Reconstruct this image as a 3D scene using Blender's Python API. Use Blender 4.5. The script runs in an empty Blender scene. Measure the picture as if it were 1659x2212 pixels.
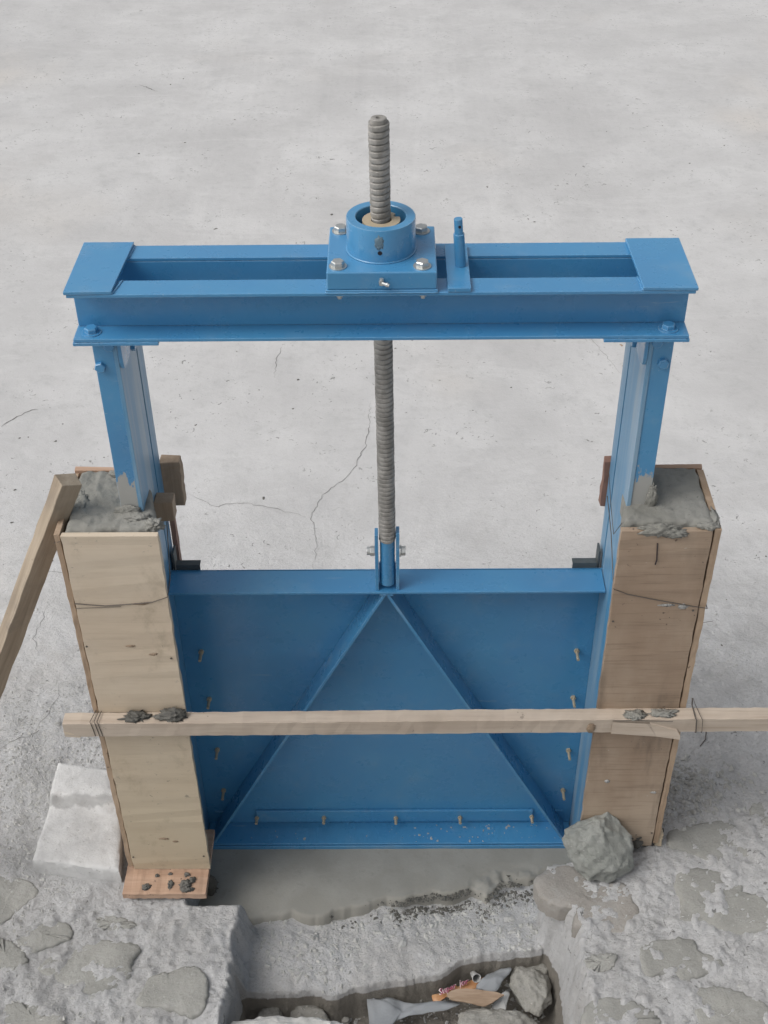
import bpy, math, random
import numpy as np
from mathutils import Vector, Matrix

S = bpy.context.scene
COL = S.collection

# ------------------------------------------------------------------ camera, sky, sun, exposure
cam_d = bpy.data.cameras.new('camera')
cam = bpy.data.objects.new('camera', cam_d)
COL.objects.link(cam)
S.camera = cam
right = Vector((0.99994, 0.00331, -0.01004))
down = Vector((-0.005745, -0.627228, -0.778815))
fwd = Vector((-0.008876, 0.778829, -0.627174))
cam.matrix_world = Matrix((
    (right.x, -down.x, -fwd.x, 0.02589),
    (right.y, -down.y, -fwd.y, -2.47153),
    (right.z, -down.z, -fwd.z, 3.32319),
    (0, 0, 0, 1)))
cam_d.sensor_fit = 'VERTICAL'
cam_d.sensor_height = 36.0
cam_d.lens = 36.0 * 2746.07 / 2212.0
cam_d.clip_end = 500.0
cam_d.clip_start = 0.05
S.render.resolution_x, S.render.resolution_y = 768, 1024

world = bpy.data.worlds.new('World')
S.world = world
world.use_nodes = True
wn, wl = world.node_tree.nodes, world.node_tree.links
wn.clear()
sky = wn.new('ShaderNodeTexSky')
sky.sky_type = 'NISHITA'
sky.sun_disc = False
sky.sun_elevation = math.radians(50)
sky.sun_rotation = math.radians(-108)
sky.air_density = 1.0
sky.dust_density = 5.0
hs = wn.new('ShaderNodeHueSaturation')
hs.inputs['Saturation'].default_value = 0.22       # a thin white overcast
bg = wn.new('ShaderNodeBackground')
bg.inputs['Strength'].default_value = 0.142
wo = wn.new('ShaderNodeOutputWorld')
wl.new(sky.outputs[0], hs.inputs['Color'])
wl.new(hs.outputs[0], bg.inputs['Color'])
wl.new(bg.outputs[0], wo.inputs['Surface'])

sun_d = bpy.data.lights.new('sun', 'SUN')
sun_d.energy = 1.1
sun_d.angle = math.radians(40)
sun_d.color = (1.0, 0.97, 0.94)
sun = bpy.data.objects.new('sun', sun_d)
COL.objects.link(sun)
# soft light from the left and from behind the camera
sv = Vector((-math.sin(math.radians(108)) * math.cos(math.radians(50)),
             math.cos(math.radians(108)) * math.cos(math.radians(50)),
             math.sin(math.radians(50))))
sun.rotation_euler = sv.to_track_quat('Z', 'Y').to_euler()
sun.location = (-4, 1, 6)

S.view_settings.view_transform = 'Standard'
S.view_settings.look = 'None'
S.view_settings.gamma = 1.0
S.view_settings.use_curve_mapping = False
S.view_settings.exposure = -0.06

R_ = random.Random(11)

# ------------------------------------------------------------------ mesh helpers
def T3(v):
    return Matrix.Translation(v)

def obj(name, VF, mat, parent=None, label=None, cat=None, group=None, kind=None,
        smooth=False, bevel=0.0, M=None, data=None):
    if data is None:
        data = bpy.data.meshes.new(name)
        data.from_pydata([tuple(v) for v in VF[0]], [], [tuple(f) for f in VF[1]])
        data.materials.append(mat)
        if smooth:
            data.polygons.foreach_set('use_smooth', [True] * len(data.polygons))
        data.update()
    o = bpy.data.objects.new(name, data)
    COL.objects.link(o)
    if bevel:
        b = o.modifiers.new('bevel', 'BEVEL')
        b.width = bevel
        b.segments = 2
        b.limit_method = 'ANGLE'
        b.angle_limit = math.radians(40)
    if M is not None:
        o.matrix_basis = M
    if parent is not None:
        o.parent = parent
        if parent.type == 'EMPTY':
            o.matrix_parent_inverse = T3(-parent.location)
    if label: o['label'] = label
    if cat: o['category'] = cat
    if group: o['group'] = group
    if kind: o['kind'] = kind
    return o

def empty(name, loc, label, cat, group=None):
    e = bpy.data.objects.new(name, None)
    e.empty_display_size = 0.05
    COL.objects.link(e)
    e.location = loc
    e['label'] = label
    e['category'] = cat
    if group: e['group'] = group
    return e

def join(*parts):
    V, F = [], []
    for v, f in parts:
        n = len(V)
        V += [tuple(a) for a in v]
        F += [tuple(i + n for i in q) for q in f]
    return V, F

def box(x0, x1, y0, y1, z0, z1):
    V = [(x, y, z) for z in (z0, z1) for y in (y0, y1) for x in (x0, x1)]
    F = [(0, 2, 3, 1), (4, 5, 7, 6), (0, 1, 5, 4), (2, 6, 7, 3), (0, 4, 6, 2), (1, 3, 7, 5)]
    return V, F

def rbox(x0, x1, y0, y1, z0, z1, n, jit, seed, ax=None):
    """a sawn piece of wood: box cut in n lengths along its long axis with uneven edges"""
    r = random.Random(seed)
    d = [x1 - x0, y1 - y0, z1 - z0]
    a = d.index(max(d)) if ax is None else ax
    o = [i for i in range(3) if i != a]
    lo, hi = [x0, y0, z0], [x1, y1, z1]
    V, F = [], []
    for k in range(n + 1):
        t = k / n
        for p, q in ((0, 0), (1, 0), (1, 1), (0, 1)):
            v = [0, 0, 0]
            v[a] = lo[a] + (hi[a] - lo[a]) * t + (r.uniform(-jit, jit) if k in (0, n) else 0)
            v[o[0]] = (lo[o[0]], hi[o[0]])[p] + r.uniform(-jit, jit)
            v[o[1]] = (lo[o[1]], hi[o[1]])[q] + r.uniform(-jit, jit)
            V.append(tuple(v))
    for k in range(n):
        for i in range(4):
            j = (i + 1) % 4
            F.append((k * 4 + i, k * 4 + j, k * 4 + 4 + j, k * 4 + 4 + i))
    F.append((3, 2, 1, 0))
    F.append((n * 4, n * 4 + 1, n * 4 + 2, n * 4 + 3))
    if a == 1:
        F = [tuple(reversed(f)) for f in F]
    return V, F

def cyl(p0, p1, r0, n=24, r1=None, caps=True):
    p0, p1 = Vector(p0), Vector(p1)
    r1 = r0 if r1 is None else r1
    d = (p1 - p0).normalized()
    u = d.orthogonal().normalized()
    w = d.cross(u)
    V, F = [], []
    for p, r in ((p0, r0), (p1, r1)):
        for i in range(n):
            a = 2 * math.pi * i / n
            V.append(p + (u * math.cos(a) + w * math.sin(a)) * r)
    for i in range(n):
        j = (i + 1) % n
        F.append((i, j, n + j, n + i))
    if caps:
        F.append(tuple(range(n - 1, -1, -1)))
        F.append(tuple(range(n, 2 * n)))
    return V, F

def lathe(prof, c, n=48):
    """prof: (radius, z) list; c: centre"""
    V, F = [], []
    m = len(prof)
    for i in range(n):
        a = 2 * math.pi * i / n
        for r, z in prof:
            V.append((c[0] + r * math.cos(a), c[1] + r * math.sin(a), c[2] + z))
    for i in range(n):
        j = (i + 1) % n
        for k in range(m - 1):
            F.append((i * m + k, j * m + k, j * m + k + 1, i * m + k + 1))
    return V, F

def tube(pts, r, n=6):
    P = [Vector(p) for p in pts]
    V, F = [], []
    for k, p in enumerate(P):
        d = (P[min(k + 1, len(P) - 1)] - P[max(k - 1, 0)]).normalized()
        u = d.cross(Vector((0.3, 0.2, 0.93))).normalized()
        w = d.cross(u)
        for i in range(n):
            a = 2 * math.pi * i / n
            V.append(p + (u * math.cos(a) + w * math.sin(a)) * r)
    for k in range(len(P) - 1):
        for i in range(n):
            j = (i + 1) % n
            F.append((k * n + i, k * n + j, k * n + n + j, k * n + n + i))
    F.append(tuple(range(n - 1, -1, -1)))
    F.append(tuple(range((len(P) - 1) * n, len(P) * n)))
    return V, F

# ---- value noise (numpy), 2-D and 3-D
def _h(ix, iy, iz, s):
    n = (ix * 374761393 + iy * 668265263 + iz * 2147483647 + s * 1274126177) & 0xFFFFFFFF
    n = ((n ^ (n >> 13)) * 1274126177) & 0xFFFFFFFF
    return ((n ^ (n >> 16)) & 0xFFFF) / 65535.0

def vnoise(x, y, z, s=0):
    x, y, z = np.broadcast_arrays(np.asarray(x, float), np.asarray(y, float), np.asarray(z, float))
    ix, iy, iz = (np.floor(a).astype(np.int64) for a in (x, y, z))
    fx, fy, fz = x - ix, y - iy, z - iz
    fx, fy, fz = (a * a * (3 - 2 * a) for a in (fx, fy, fz))
    r = 0
    for dx in (0, 1):
        for dy in (0, 1):
            for dz in (0, 1):
                w = (fx if dx else 1 - fx) * (fy if dy else 1 - fy) * (fz if dz else 1 - fz)
                r = r + w * _h(ix + dx, iy + dy, iz + dz, s)
    return r * 2 - 1

def fbm(x, y, z=0.0, f=1.0, o=4, s=0, g=0.5):
    r, a = 0, 1.0
    for k in range(o):
        r = r + a * vnoise(x * f + 17.3 * k, y * f - 9.1 * k, np.asarray(z) * f + 3.7 * k, s + k)
        a *= g
        f *= 2.03
    return r

def sstep(a, b, x):
    t = np.clip((x - a) / (b - a), 0, 1)
    return t * t * (3 - 2 * t)

# ------------------------------------------------------------------ materials
class NT:
    def __init__(s, name):
        s.m = bpy.data.materials.new(name)
        s.m.use_nodes = True
        s.n, s.l = s.m.node_tree.nodes, s.m.node_tree.links
        s.b = s.n['Principled BSDF']
        s.tc = s.n.new('ShaderNodeTexCoord').outputs['Object']
    def noise(s, scale, detail=5, rough=0.55, stretch=None, dist=0.0):
        t = s.n.new('ShaderNodeTexNoise')
        t.inputs['Scale'].default_value = scale
        t.inputs['Detail'].default_value = detail
        t.inputs['Roughness'].default_value = rough
        t.inputs['Distortion'].default_value = dist
        s.l.new(s.vec(stretch), t.inputs['Vector'])
        return t.outputs['Fac']
    def vor(s, scale, stretch=None, feature='F1'):
        t = s.n.new('ShaderNodeTexVoronoi')
        t.feature = feature
        t.inputs['Scale'].default_value = scale
        s.l.new(s.vec(stretch), t.inputs['Vector'])
        return t.outputs['Distance']
    def vec(s, stretch):
        if stretch is None:
            return s.tc
        mp = s.n.new('ShaderNodeMapping')
        mp.inputs['Scale'].default_value = stretch
        s.l.new(s.tc, mp.inputs['Vector'])
        return mp.outputs[0]
    def ramp(s, src, a, b, c0=0.0, c1=1.0):
        t = s.n.new('ShaderNodeMapRange')
        t.interpolation_type = 'SMOOTHSTEP'
        for i, v in enumerate((a, b, c0, c1)):
            t.inputs[1 + i].default_value = v
        s.l.new(src, t.inputs[0])
        return t.outputs[0]
    def math(s, op, a, b):
        t = s.n.new('ShaderNodeMath')
        t.operation = op
        for i, v in enumerate((a, b)):
            if isinstance(v, (int, float)): t.inputs[i].default_value = v
            else: s.l.new(v, t.inputs[i])
        return t.outputs[0]
    def mix(s, fac, a, b):
        t = s.n.new('ShaderNodeMix')
        t.data_type = 'RGBA'
        if isinstance(fac, (int, float)): t.inputs[0].default_value = fac
        else: s.l.new(fac, t.inputs[0])
        for i, v in ((6, a), (7, b)):
            if isinstance(v, tuple): t.inputs[i].default_value = v + (1,)
            else: s.l.new(v, t.inputs[i])
        return t.outputs[2]
    def axis(s, i):
        t = s.n.new('ShaderNodeSeparateXYZ')
        s.l.new(s.tc, t.inputs[0])
        return t.outputs[i]
    def bump(s, h, strength, dist, prev=None):
        t = s.n.new('ShaderNodeBump')
        t.inputs['Distance'].default_value = dist
        if isinstance(strength, (int, float)): t.inputs['Strength'].default_value = strength
        else: s.l.new(strength, t.inputs['Strength'])
        s.l.new(h, t.inputs['Height'])
        if prev is not None: s.l.new(prev, t.inputs['Normal'])
        return t.outputs[0]
    def out(s, col, rough, normal=None, metal=0.0):
        if isinstance(col, tuple): s.b.inputs['Base Color'].default_value = col + (1,)
        else: s.l.new(col, s.b.inputs['Base Color'])
        if isinstance(rough, (int, float)): s.b.inputs['Roughness'].default_value = rough
        else: s.l.new(rough, s.b.inputs['Roughness'])
        if normal is not None: s.l.new(normal, s.b.inputs['Normal'])
        s.b.inputs['Metallic'].default_value = metal
        return s.m

BLUE = (0.056, 0.238, 0.462)
def paint(name, scuffs=0.25, cement_z=None, cement=(0.36, 0.36, 0.34)):
    t = NT(name)
    n1 = t.noise(4, 4)
    c = t.mix(t.ramp(n1, .35, .7), BLUE, (0.066, 0.262, 0.475))
    dust = t.math('MULTIPLY', t.ramp(t.noise(9, 8, .7), .50, .80), scuffs)
    c = t.mix(dust, c, (0.25, 0.36, 0.46))
    scr = t.math('MULTIPLY', t.ramp(t.noise(60, 4, .6, (.12, 1, 1), .6), .68, .71), t.ramp(t.noise(7, 3), .5, .6))
    c = t.mix(t.math('MULTIPLY', scr, .5), c, (0.30, 0.42, 0.52))
    grime = t.math('MULTIPLY', t.ramp(t.noise(2.6, 4, .55), .45, .95), .5)
    c = t.mix(grime, c, (0.075, 0.17, 0.30))
    sp = t.ramp(t.noise(140, 3, .6), .69, .73, 0, .55)
    c = t.mix(sp, c, (0.30, 0.40, 0.48))
    rg = t.ramp(t.noise(14, 5, .6), .3, .75, .24, .42)
    if cement_z is not None:
        z = t.math('ADD', t.axis(2), t.math('MULTIPLY', t.noise(38, 5, .7, (1.6, 1.6, .5)), -.19))
        mk = t.ramp(z, cement_z - .075, cement_z - .09)
        c = t.mix(mk, c, cement)
        rg = t.math('MAXIMUM', rg, mk)
    t.b.inputs['Coat Weight'].default_value = .5
    t.b.inputs['Coat Roughness'].default_value = .22
    bv = t.n.new('ShaderNodeBevel'); bv.samples = 4; bv.inputs['Radius'].default_value = .0035
    ge = t.n.new('ShaderNodeNewGeometry')
    dp = t.n.new('ShaderNodeVectorMath'); dp.operation = 'DOT_PRODUCT'
    t.l.new(bv.outputs[0], dp.inputs[0]); t.l.new(ge.outputs['Normal'], dp.inputs[1])
    ed = t.ramp(dp.outputs['Value'], .97, .80)
    wear_highlight = t.math('MULTIPLY', ed, t.ramp(t.noise(22, 6, .7), .34, .58, .25, .9))
    c = t.mix(wear_highlight, c, (0.30, 0.48, 0.62))  # lightens all edges: chipped paint plus an edge highlight painted into the colour
    nb = t.bump(t.noise(60, 4, .6), .06, .002)
    nb = t.bump(t.noise(5, 2, .5), .10, .01, nb)
    return t.out(c, rg, nb)
M_BLUE = paint('blue_paint')
M_BLUE_OLD = paint('blue_paint_dusty', .75)
M_POST = paint('blue_paint_post', .35, 1.475)
M_INNER = paint('blue_paint_rubbed', .9)
t = NT('blue_paint_rubbed_guide')
st = t.ramp(t.noise(16, 6, .65, (1, 1, .06)), .38, .66)
c = t.mix(st, (0.085, 0.26, 0.44), (0.27, 0.38, 0.47))
M_GUIDE = t.out(c, .38, t.bump(t.noise(90, 4, .6, (1, 1, .1)), .12, .001))

t = NT('zinc')
M_ZINC = t.out(t.mix(t.noise(60), (0.42, 0.43, 0.42), (0.66, 0.67, 0.65)), .38, t.bump(t.noise(220), .15, .0006), .75)
t = NT('steel_thread')
c = t.mix(t.ramp(t.noise(40, 6, .6, (1, 1, .5)), .35, .7), (0.25, 0.24, 0.22), (0.40, 0.385, 0.36))
M_ROD = t.out(c, t.ramp(t.noise(30), .3, .7, .5, .7), t.bump(t.noise(260, 3, .7), .45, .001), .2)
t = NT('brass_nut')
M_BRASS = t.out(t.mix(t.noise(70, 5, .7), (0.42, 0.34, 0.23), (0.56, 0.48, 0.35)), .5, t.bump(t.noise(240), .3, .0006), .25)
t = NT('dark_hole')
M_HOLE = t.out((0.015, 0.012, 0.02), .8)
t = NT('grey_grime')
M_STAIN = t.out((0.13, 0.20, 0.25), .8)
t = NT('rubber')
M_RUBBER = t.out(t.mix(t.noise(40), (0.05, 0.06, 0.06), (0.10, 0.12, 0.13)), .7)

def wood(name, a, b, dark, stain, grain_axis, stainamt=.6, spots=True):
    t = NT(name)
    s1 = [1.0, 1.0, 1.0]; s1[grain_axis] = .07
    s2 = [1.0, 1.0, 1.0]; s2[grain_axis] = .02
    g = t.noise(34, 7, .62, tuple(s1), .3)
    g2 = t.noise(190, 3, .6, tuple(s2))
    c = t.mix(t.ramp(g, .3, .7), a, b)
    c = t.mix(t.math('MULTIPLY', t.ramp(g2, .52, .72), .35), c, dark)
    c = t.mix(t.math('MULTIPLY', t.ramp(t.noise(7, 7, .62), .48, .78), stainamt), c, stain)
    if spots:
        v = t.noise(46, 4, .6)
        m = t.math('MULTIPLY', t.ramp(v, .665, .70), t.ramp(t.noise(6, 2), .46, .6))
        c = t.mix(t.math('MULTIPLY', m, .75), c, tuple(x * .45 for x in stain))
    nb = t.bump(g2, .35, .0012)
    nb = t.bump(g, .25, .002, nb)
    return t.out(c, .72, nb)

t = NT('pale_form_board')
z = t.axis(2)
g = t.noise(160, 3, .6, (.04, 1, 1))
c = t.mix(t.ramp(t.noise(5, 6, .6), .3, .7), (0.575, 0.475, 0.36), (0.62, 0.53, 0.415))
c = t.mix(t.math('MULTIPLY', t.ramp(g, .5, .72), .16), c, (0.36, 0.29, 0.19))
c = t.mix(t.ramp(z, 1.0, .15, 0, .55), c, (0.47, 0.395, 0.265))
c = t.mix(t.math('MULTIPLY', t.ramp(t.noise(9, 8, .7, (1, 1, .7)), .53, .76), .55), c, (0.25, 0.20, 0.13))
sp = t.math('MULTIPLY', t.ramp(t.noise(55, 5, .65, (.8, 1, 1)), .62, .68), t.ramp(t.noise(5, 3, .5, (1.5, 1, 1)), .50, .60))
c = t.mix(t.math('MULTIPLY', sp, .7), c, (0.20, 0.18, 0.145))
M_BOARD_L = t.out(c, .62, t.bump(t.noise(110, 6, .65, (.3, 1, 1)), .25, .0008))

t = NT('brown_form_board')
x = t.axis(0)
g = t.noise(170, 3, .6, (.04, 1, 1))
c = t.mix(t.ramp(t.noise(4, 6, .6, (1, 1, .5)), .32, .68), (0.31, 0.225, 0.158), (0.43, 0.34, 0.255))
c = t.mix(t.math('MULTIPLY', t.ramp(g, .5, .72), .35), c, (0.15, 0.10, 0.062))
vb = t.ramp(t.noise(7, 6, .62, (1.2, 1, .26)), .47, .72)
low = t.ramp(t.axis(2), 1.15, .75, .25, 1)
c = t.mix(t.math('MULTIPLY', t.math('MULTIPLY', vb, low), .85), c, (0.085, 0.066, 0.050))
sp = t.math('MULTIPLY', t.ramp(t.noise(60, 4, .6), .65, .69), t.ramp(t.noise(5, 3), .45, .58))
c = t.mix(t.math('MULTIPLY', sp, .8), c, (0.09, 0.06, 0.045))
lt = t.ramp(t.noise(75, 3, .6, (.6, 1, 1)), .735, .75)
c = t.mix(t.math('MULTIPLY', lt, .8), c, (0.5, 0.46, 0.40))
M_BOARD_R = t.out(c, .60, t.bump(t.noise(80, 6, .65, (.25, 1, 1)), .35, .0015))

M_EDGE = wood('ply_edge', (0.36, 0.255, 0.17), (0.46, 0.345, 0.245), (0.20, 0.13, 0.08), (0.19, 0.13, 0.085), 2)
M_ORANGE = wood('orange_plank', (0.42, 0.27, 0.185), (0.52, 0.36, 0.26), (0.26, 0.15, 0.10), (0.22, 0.15, 0.11), 0, .5)
M_BATTEN = wood('sawn_batten', (0.43, 0.355, 0.285), (0.52, 0.445, 0.365), (0.29, 0.225, 0.165), (0.30, 0.24, 0.18), 0, .4)
M_LEAN = wood('old_timber', (0.27, 0.215, 0.155), (0.40, 0.33, 0.25), (0.15, 0.115, 0.08), (0.125, 0.11, 0.10), 2, .8)
M_BLOCK = wood('wood_block', (0.28, 0.205, 0.14), (0.37, 0.28, 0.20), (0.16, 0.11, 0.07), (0.15, 0.105, 0.07), 2, .5)
M_RED = wood('red_lath', (0.24, 0.13, 0.095), (0.31, 0.18, 0.135), (0.13, 0.07, 0.05), (0.13, 0.08, 0.06), 2, .5)

def mortar(name, a, b, wet, rough=.8, bs=.5, pits=True):
    t = NT(name)
    c = t.mix(t.ramp(t.noise(7, 7, .6), .35, .68), a, b)
    c = t.mix(t.math('MULTIPLY', t.ramp(t.noise(28, 6, .7), .52, .72), .6), c, wet)
    h = t.noise(45, 8, .68)
    nb = t.bump(h, bs, .006)
    nb = t.bump(t.noise(140, 6, .75), bs * .9, .004, nb)
    if pits:
        v = t.ramp(t.noise(120, 3, .6), .64, .72)
        c = t.mix(t.math('MULTIPLY', v, .6), c, tuple(q * .45 for q in wet))
    return t.out(c, rough, nb)
M_MORTAR = mortar('wet_mortar', (0.225, 0.222, 0.198), (0.285, 0.282, 0.258), (0.165, 0.163, 0.145))
M_SILL = mortar('smooth_mortar', (0.255, 0.247, 0.218), (0.32, 0.31, 0.278), (0.205, 0.20, 0.176), .75, .16, False)
M_CLUMP = mortar('mortar_clump', (0.105, 0.102, 0.090), (0.165, 0.16, 0.145), (0.07, 0.068, 0.06), .8, .8)

def stone(name, a, b, spk=.5, dusty=0.0):
    t = NT(name)
    c = t.mix(t.ramp(t.noise(9, 7, .62), .32, .70), a, b)
    c = t.mix(t.math('MULTIPLY', t.ramp(t.noise(150, 4, .7), .48, .70), spk), c, tuple(q * .55 for q in a))
    c = t.mix(t.ramp(t.noise(90, 4, .6), .64, .72, 0, .7), c, tuple(min(.6, q * 1.7) for q in b))
    if dusty:
        c = t.mix(t.math('MULTIPLY', t.ramp(t.noise(16, 8, .7), .5, .66), dusty), c, (0.46, 0.455, 0.44))
    c = t.mix(t.ramp(t.noise(3.5, 6, .6), .35, .68, 0, .45), c, tuple(q * .80 for q in a))
    nb = t.bump(t.noise(38, 8, .75), .8, .009)
    nb = t.bump(t.noise(180, 5, .75), .5, .003, nb)
    return t.out(c, .88, nb)
M_STONE = stone('field_stone', (0.305, 0.303, 0.28), (0.385, 0.38, 0.352), .3, .3)
M_STONE_W = stone('warm_stone', (0.32, 0.30, 0.272), (0.385, 0.36, 0.33), .3, .4)
M_ROCK = stone('broken_rock', (0.275, 0.285, 0.262), (0.36, 0.37, 0.345), .45, .15)
M_RUBBLE = stone('pit_rubble', (0.27, 0.262, 0.235), (0.36, 0.35, 0.32), .5, .2)
M_PALE = stone('pale_stone', (0.52, 0.52, 0.50), (0.60, 0.595, 0.575), .15)
t = NT('white_block')
band = t.math('ADD', t.axis(1), t.math('MULTIPLY', t.noise(22, 6, .7), .05))
bm_ = t.math('MULTIPLY', t.ramp(band, .078, .088), t.ramp(band, .125, .108))
c = t.mix(t.ramp(t.noise(10, 7, .65), .35, .65), (0.48, 0.48, 0.475), (0.60, 0.60, 0.59))
c = t.mix(t.math('MULTIPLY', bm_, .75), c, (0.33, 0.33, 0.325))
c = t.mix(t.ramp(t.noise(95, 3, .6), .64, .70, 0, .6), c, (0.27, 0.27, 0.26))
c = t.mix(t.math('MULTIPLY', t.ramp(t.noise(17, 6, .7), .55, .72), .5), c, (0.38, 0.375, 0.36))
M_BLOCKW = t.out(c, .9, t.bump(t.noise(150, 5, .7), .5, .003, t.bump(t.noise(34, 7, .7), .6, .007)))
M_CHIPW = stone('white_chips', (0.43, 0.425, 0.40), (0.56, 0.555, 0.53), .3)
M_CHIPG = stone('grey_chips', (0.42, 0.418, 0.40), (0.54, 0.535, 0.515), .3)
M_CHIPD = mortar('dark_crumbs', (0.10, 0.097, 0.085), (0.15, 0.146, 0.13), (0.07, 0.068, 0.06))

# ground: one cement sheet; smooth away from the gate, chipped and gritty near it
t = NT('cement_ground')
ya = t.axis(1)
near = t.ramp(ya, 2.2, .2)
c = t.mix(t.ramp(t.noise(1.3, 6, .6), .30, .72), (0.465, 0.461, 0.457), (0.565, 0.562, 0.557))
c = t.mix(t.ramp(t.noise(.55, 3, .5), .55, .78, 0, .55), c, (0.56, 0.515, 0.46))
c = t.mix(t.ramp(t.noise(6, 8, .66), .46, .74, 0, .42), c, (0.40, 0.402, 0.40))
c = t.mix(t.ramp(t.noise(2.4, 9, .7, (.5, 1.3, 1), 1.2), .52, .66, 0, .30), c, (0.62, 0.617, 0.61))
c = t.mix(t.math('MULTIPLY', t.ramp(t.noise(24, 8, .72), .50, .70), t.math('ADD', .28, t.math('MULTIPLY', near, .22))), c, (0.38, 0.378, 0.365))
c = t.mix(t.math('MULTIPLY', near, t.ramp(t.noise(5, 7, .7), .42, .60, 0, .75)), c, (0.60, 0.60, 0.60))
pit = t.math('MULTIPLY', t.ramp(t.noise(30, 3, .55, None, 1.6), .655, .685), t.ramp(t.noise(2.6, 3), .42, .6))
c = t.mix(t.math('MULTIPLY', pit, .75), c, (0.15, 0.148, 0.14))
pit2 = t.math('MULTIPLY', t.ramp(t.noise(85, 3, .55, None, 1.2), .64, .68), t.math('ADD', .12, t.math('MULTIPLY', near, .4)))
c = t.mix(pit2, c, (0.27, 0.27, 0.26))
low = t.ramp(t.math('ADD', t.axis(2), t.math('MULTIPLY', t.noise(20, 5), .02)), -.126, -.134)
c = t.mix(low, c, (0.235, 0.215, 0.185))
hb = t.noise(22, 9, .7)
nb = t.bump(hb, t.math('ADD', .20, t.math('MULTIPLY', near, .8)), .016)
nb = t.bump(t.noise(95, 6, .75, None, .8), t.math('ADD', .15, t.math('MULTIPLY', near, .85)), .007, nb)
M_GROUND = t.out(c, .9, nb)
t = NT('crack_shadow')
M_CRACK = t.out((0.16, 0.158, 0.15), .95)

t = NT('plastic_film')
t.b.inputs['Transmission Weight'].default_value = .35
t.b.inputs['IOR'].default_value = 1.2
M_FILM = t.out((0.40, 0.42, 0.44), .28, t.bump(t.noise(18, 3), .5, .01))
t = NT('clear_cup')
t.b.inputs['Transmission Weight'].default_value = .7
t.b.inputs['IOR'].default_value = 1.15
M_CUP = t.out((0.8, 0.8, 0.78), .15)
t = NT('paper')
M_PAPER = t.out((0.42, 0.42, 0.41), .8, t.bump(t.noise(40), .4, .003))
t = NT('orange_wrapper')
M_WRAP = t.out(t.mix(t.ramp(t.noise(30), .4, .6), (0.42, 0.20, 0.09), (0.50, 0.29, 0.15)), .4, t.bump(t.noise(50, 3), .5, .003))
t = NT('wrapper_print')
M_PRINT = t.out((0.30, 0.06, 0.12), .5)
t = NT('wrapper_print_white')
M_PRINTW = t.out((0.75, 0.70, 0.68), .5)
t = NT('cardboard')
M_CARD = t.out(t.mix(t.ramp(t.noise(60, 5, .6, (.2, 1, 1)), .35, .65), (0.28, 0.195, 0.13), (0.38, 0.28, 0.20)), .8, t.bump(t.noise(90), .3, .002))
t = NT('wire')
M_WIRE = t.out((0.13, 0.115, 0.10), .6, None, .4)

# ------------------------------------------------------------------ data (metres)
STONES=[
 ('R',0.17,[(0.853,-0.082),(0.932,-0.061),(1.014,-0.050),(1.065,-0.078),(1.114,-0.136),(1.079,-0.173),(1.021,-0.183),(0.962,-0.198),(0.922,-0.182),(0.883,-0.161),(0.835,-0.140)]),
 ('R',0.17,[(0.843,-0.243),(0.911,-0.218),(0.969,-0.228),(1.025,-0.264),(1.025,-0.303),(1.079,-0.323),(1.082,-0.418),(0.976,-0.436),(0.930,-0.422),(0.892,-0.403),(0.824,-0.394),(0.837,-0.346),(0.829,-0.298)]),
 ('R',0.165,[(0.432,-0.243),(0.523,-0.205),(0.588,-0.238),(0.702,-0.279),(0.700,-0.318),(0.716,-0.376),(0.646,-0.432),(0.527,-0.404),(0.536,-0.356),(0.472,-0.337),(0.433,-0.298)]),
 ('R',0.17,[(0.704,-0.477),(0.789,-0.454),(0.854,-0.454),(0.863,-0.491),(0.921,-0.527),(0.899,-0.553),(0.848,-0.570),(0.798,-0.583),(0.775,-0.562),(0.702,-0.566)]),
 ('R',0.17,[(0.542,-0.517),(0.579,-0.503),(0.628,-0.503),(0.614,-0.544),(0.581,-0.557),(0.546,-0.548)]),
 ('R',0.17,[(0.813,-0.631),(0.863,-0.596),(0.920,-0.605),(0.991,-0.639),(1.020,-0.681),(1.001,-0.763),(0.842,-0.762),(0.822,-0.710)]),
 ('R',0.17,[(0.534,-0.647),(0.633,-0.634),(0.695,-0.664),(0.720,-0.701),(0.699,-0.754),(0.521,-0.753)]),
 ('R',0.17,[(1.109,-0.001),(1.156,0.010),(1.200,-0.013),(1.196,-0.083),(1.137,-0.072),(1.106,-0.051)]),
 ('L',0.05,[(-1.222,-0.153),(-1.186,-0.142),(-1.110,-0.159),(-1.057,-0.204),(-1.089,-0.253),(-1.144,-0.317),(-1.186,-0.317)]),
 ('L',0.05,[(-0.955,-0.380),(-0.904,-0.360),(-0.811,-0.365),(-0.741,-0.371),(-0.724,-0.391),(-0.740,-0.437),(-0.738,-0.477),(-0.784,-0.520),(-0.844,-0.535),(-0.930,-0.505),(-0.996,-0.466),(-0.997,-0.441)]),
 ('L',0.06,[(-0.677,-0.488),(-0.621,-0.473),(-0.556,-0.456),(-0.515,-0.498),(-0.507,-0.570),(-0.533,-0.612),(-0.614,-0.589),(-0.704,-0.574)]),
 ('L',0.05,[(-1.073,-0.577),(-1.018,-0.568),(-0.934,-0.591),(-0.899,-0.615),(-0.895,-0.679),(-1.058,-0.679)]),
 ('L',0.05,[(-0.869,-0.297),(-0.815,-0.286),(-0.746,-0.313),(-0.771,-0.329),(-0.845,-0.329)]),
 ('L',0.05,[(-1.113,-0.312),(-1.057,-0.291),(-0.944,-0.318),(-0.927,-0.360),(-0.955,-0.380),(-1.031,-0.411),(-1.079,-0.380)]),
 ('L',0.05,[(-1.171,-0.359),(-1.133,-0.364),(-1.088,-0.380),(-1.040,-0.431),(-1.064,-0.466),(-1.105,-0.480),(-1.141,-0.480)]),
]
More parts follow.
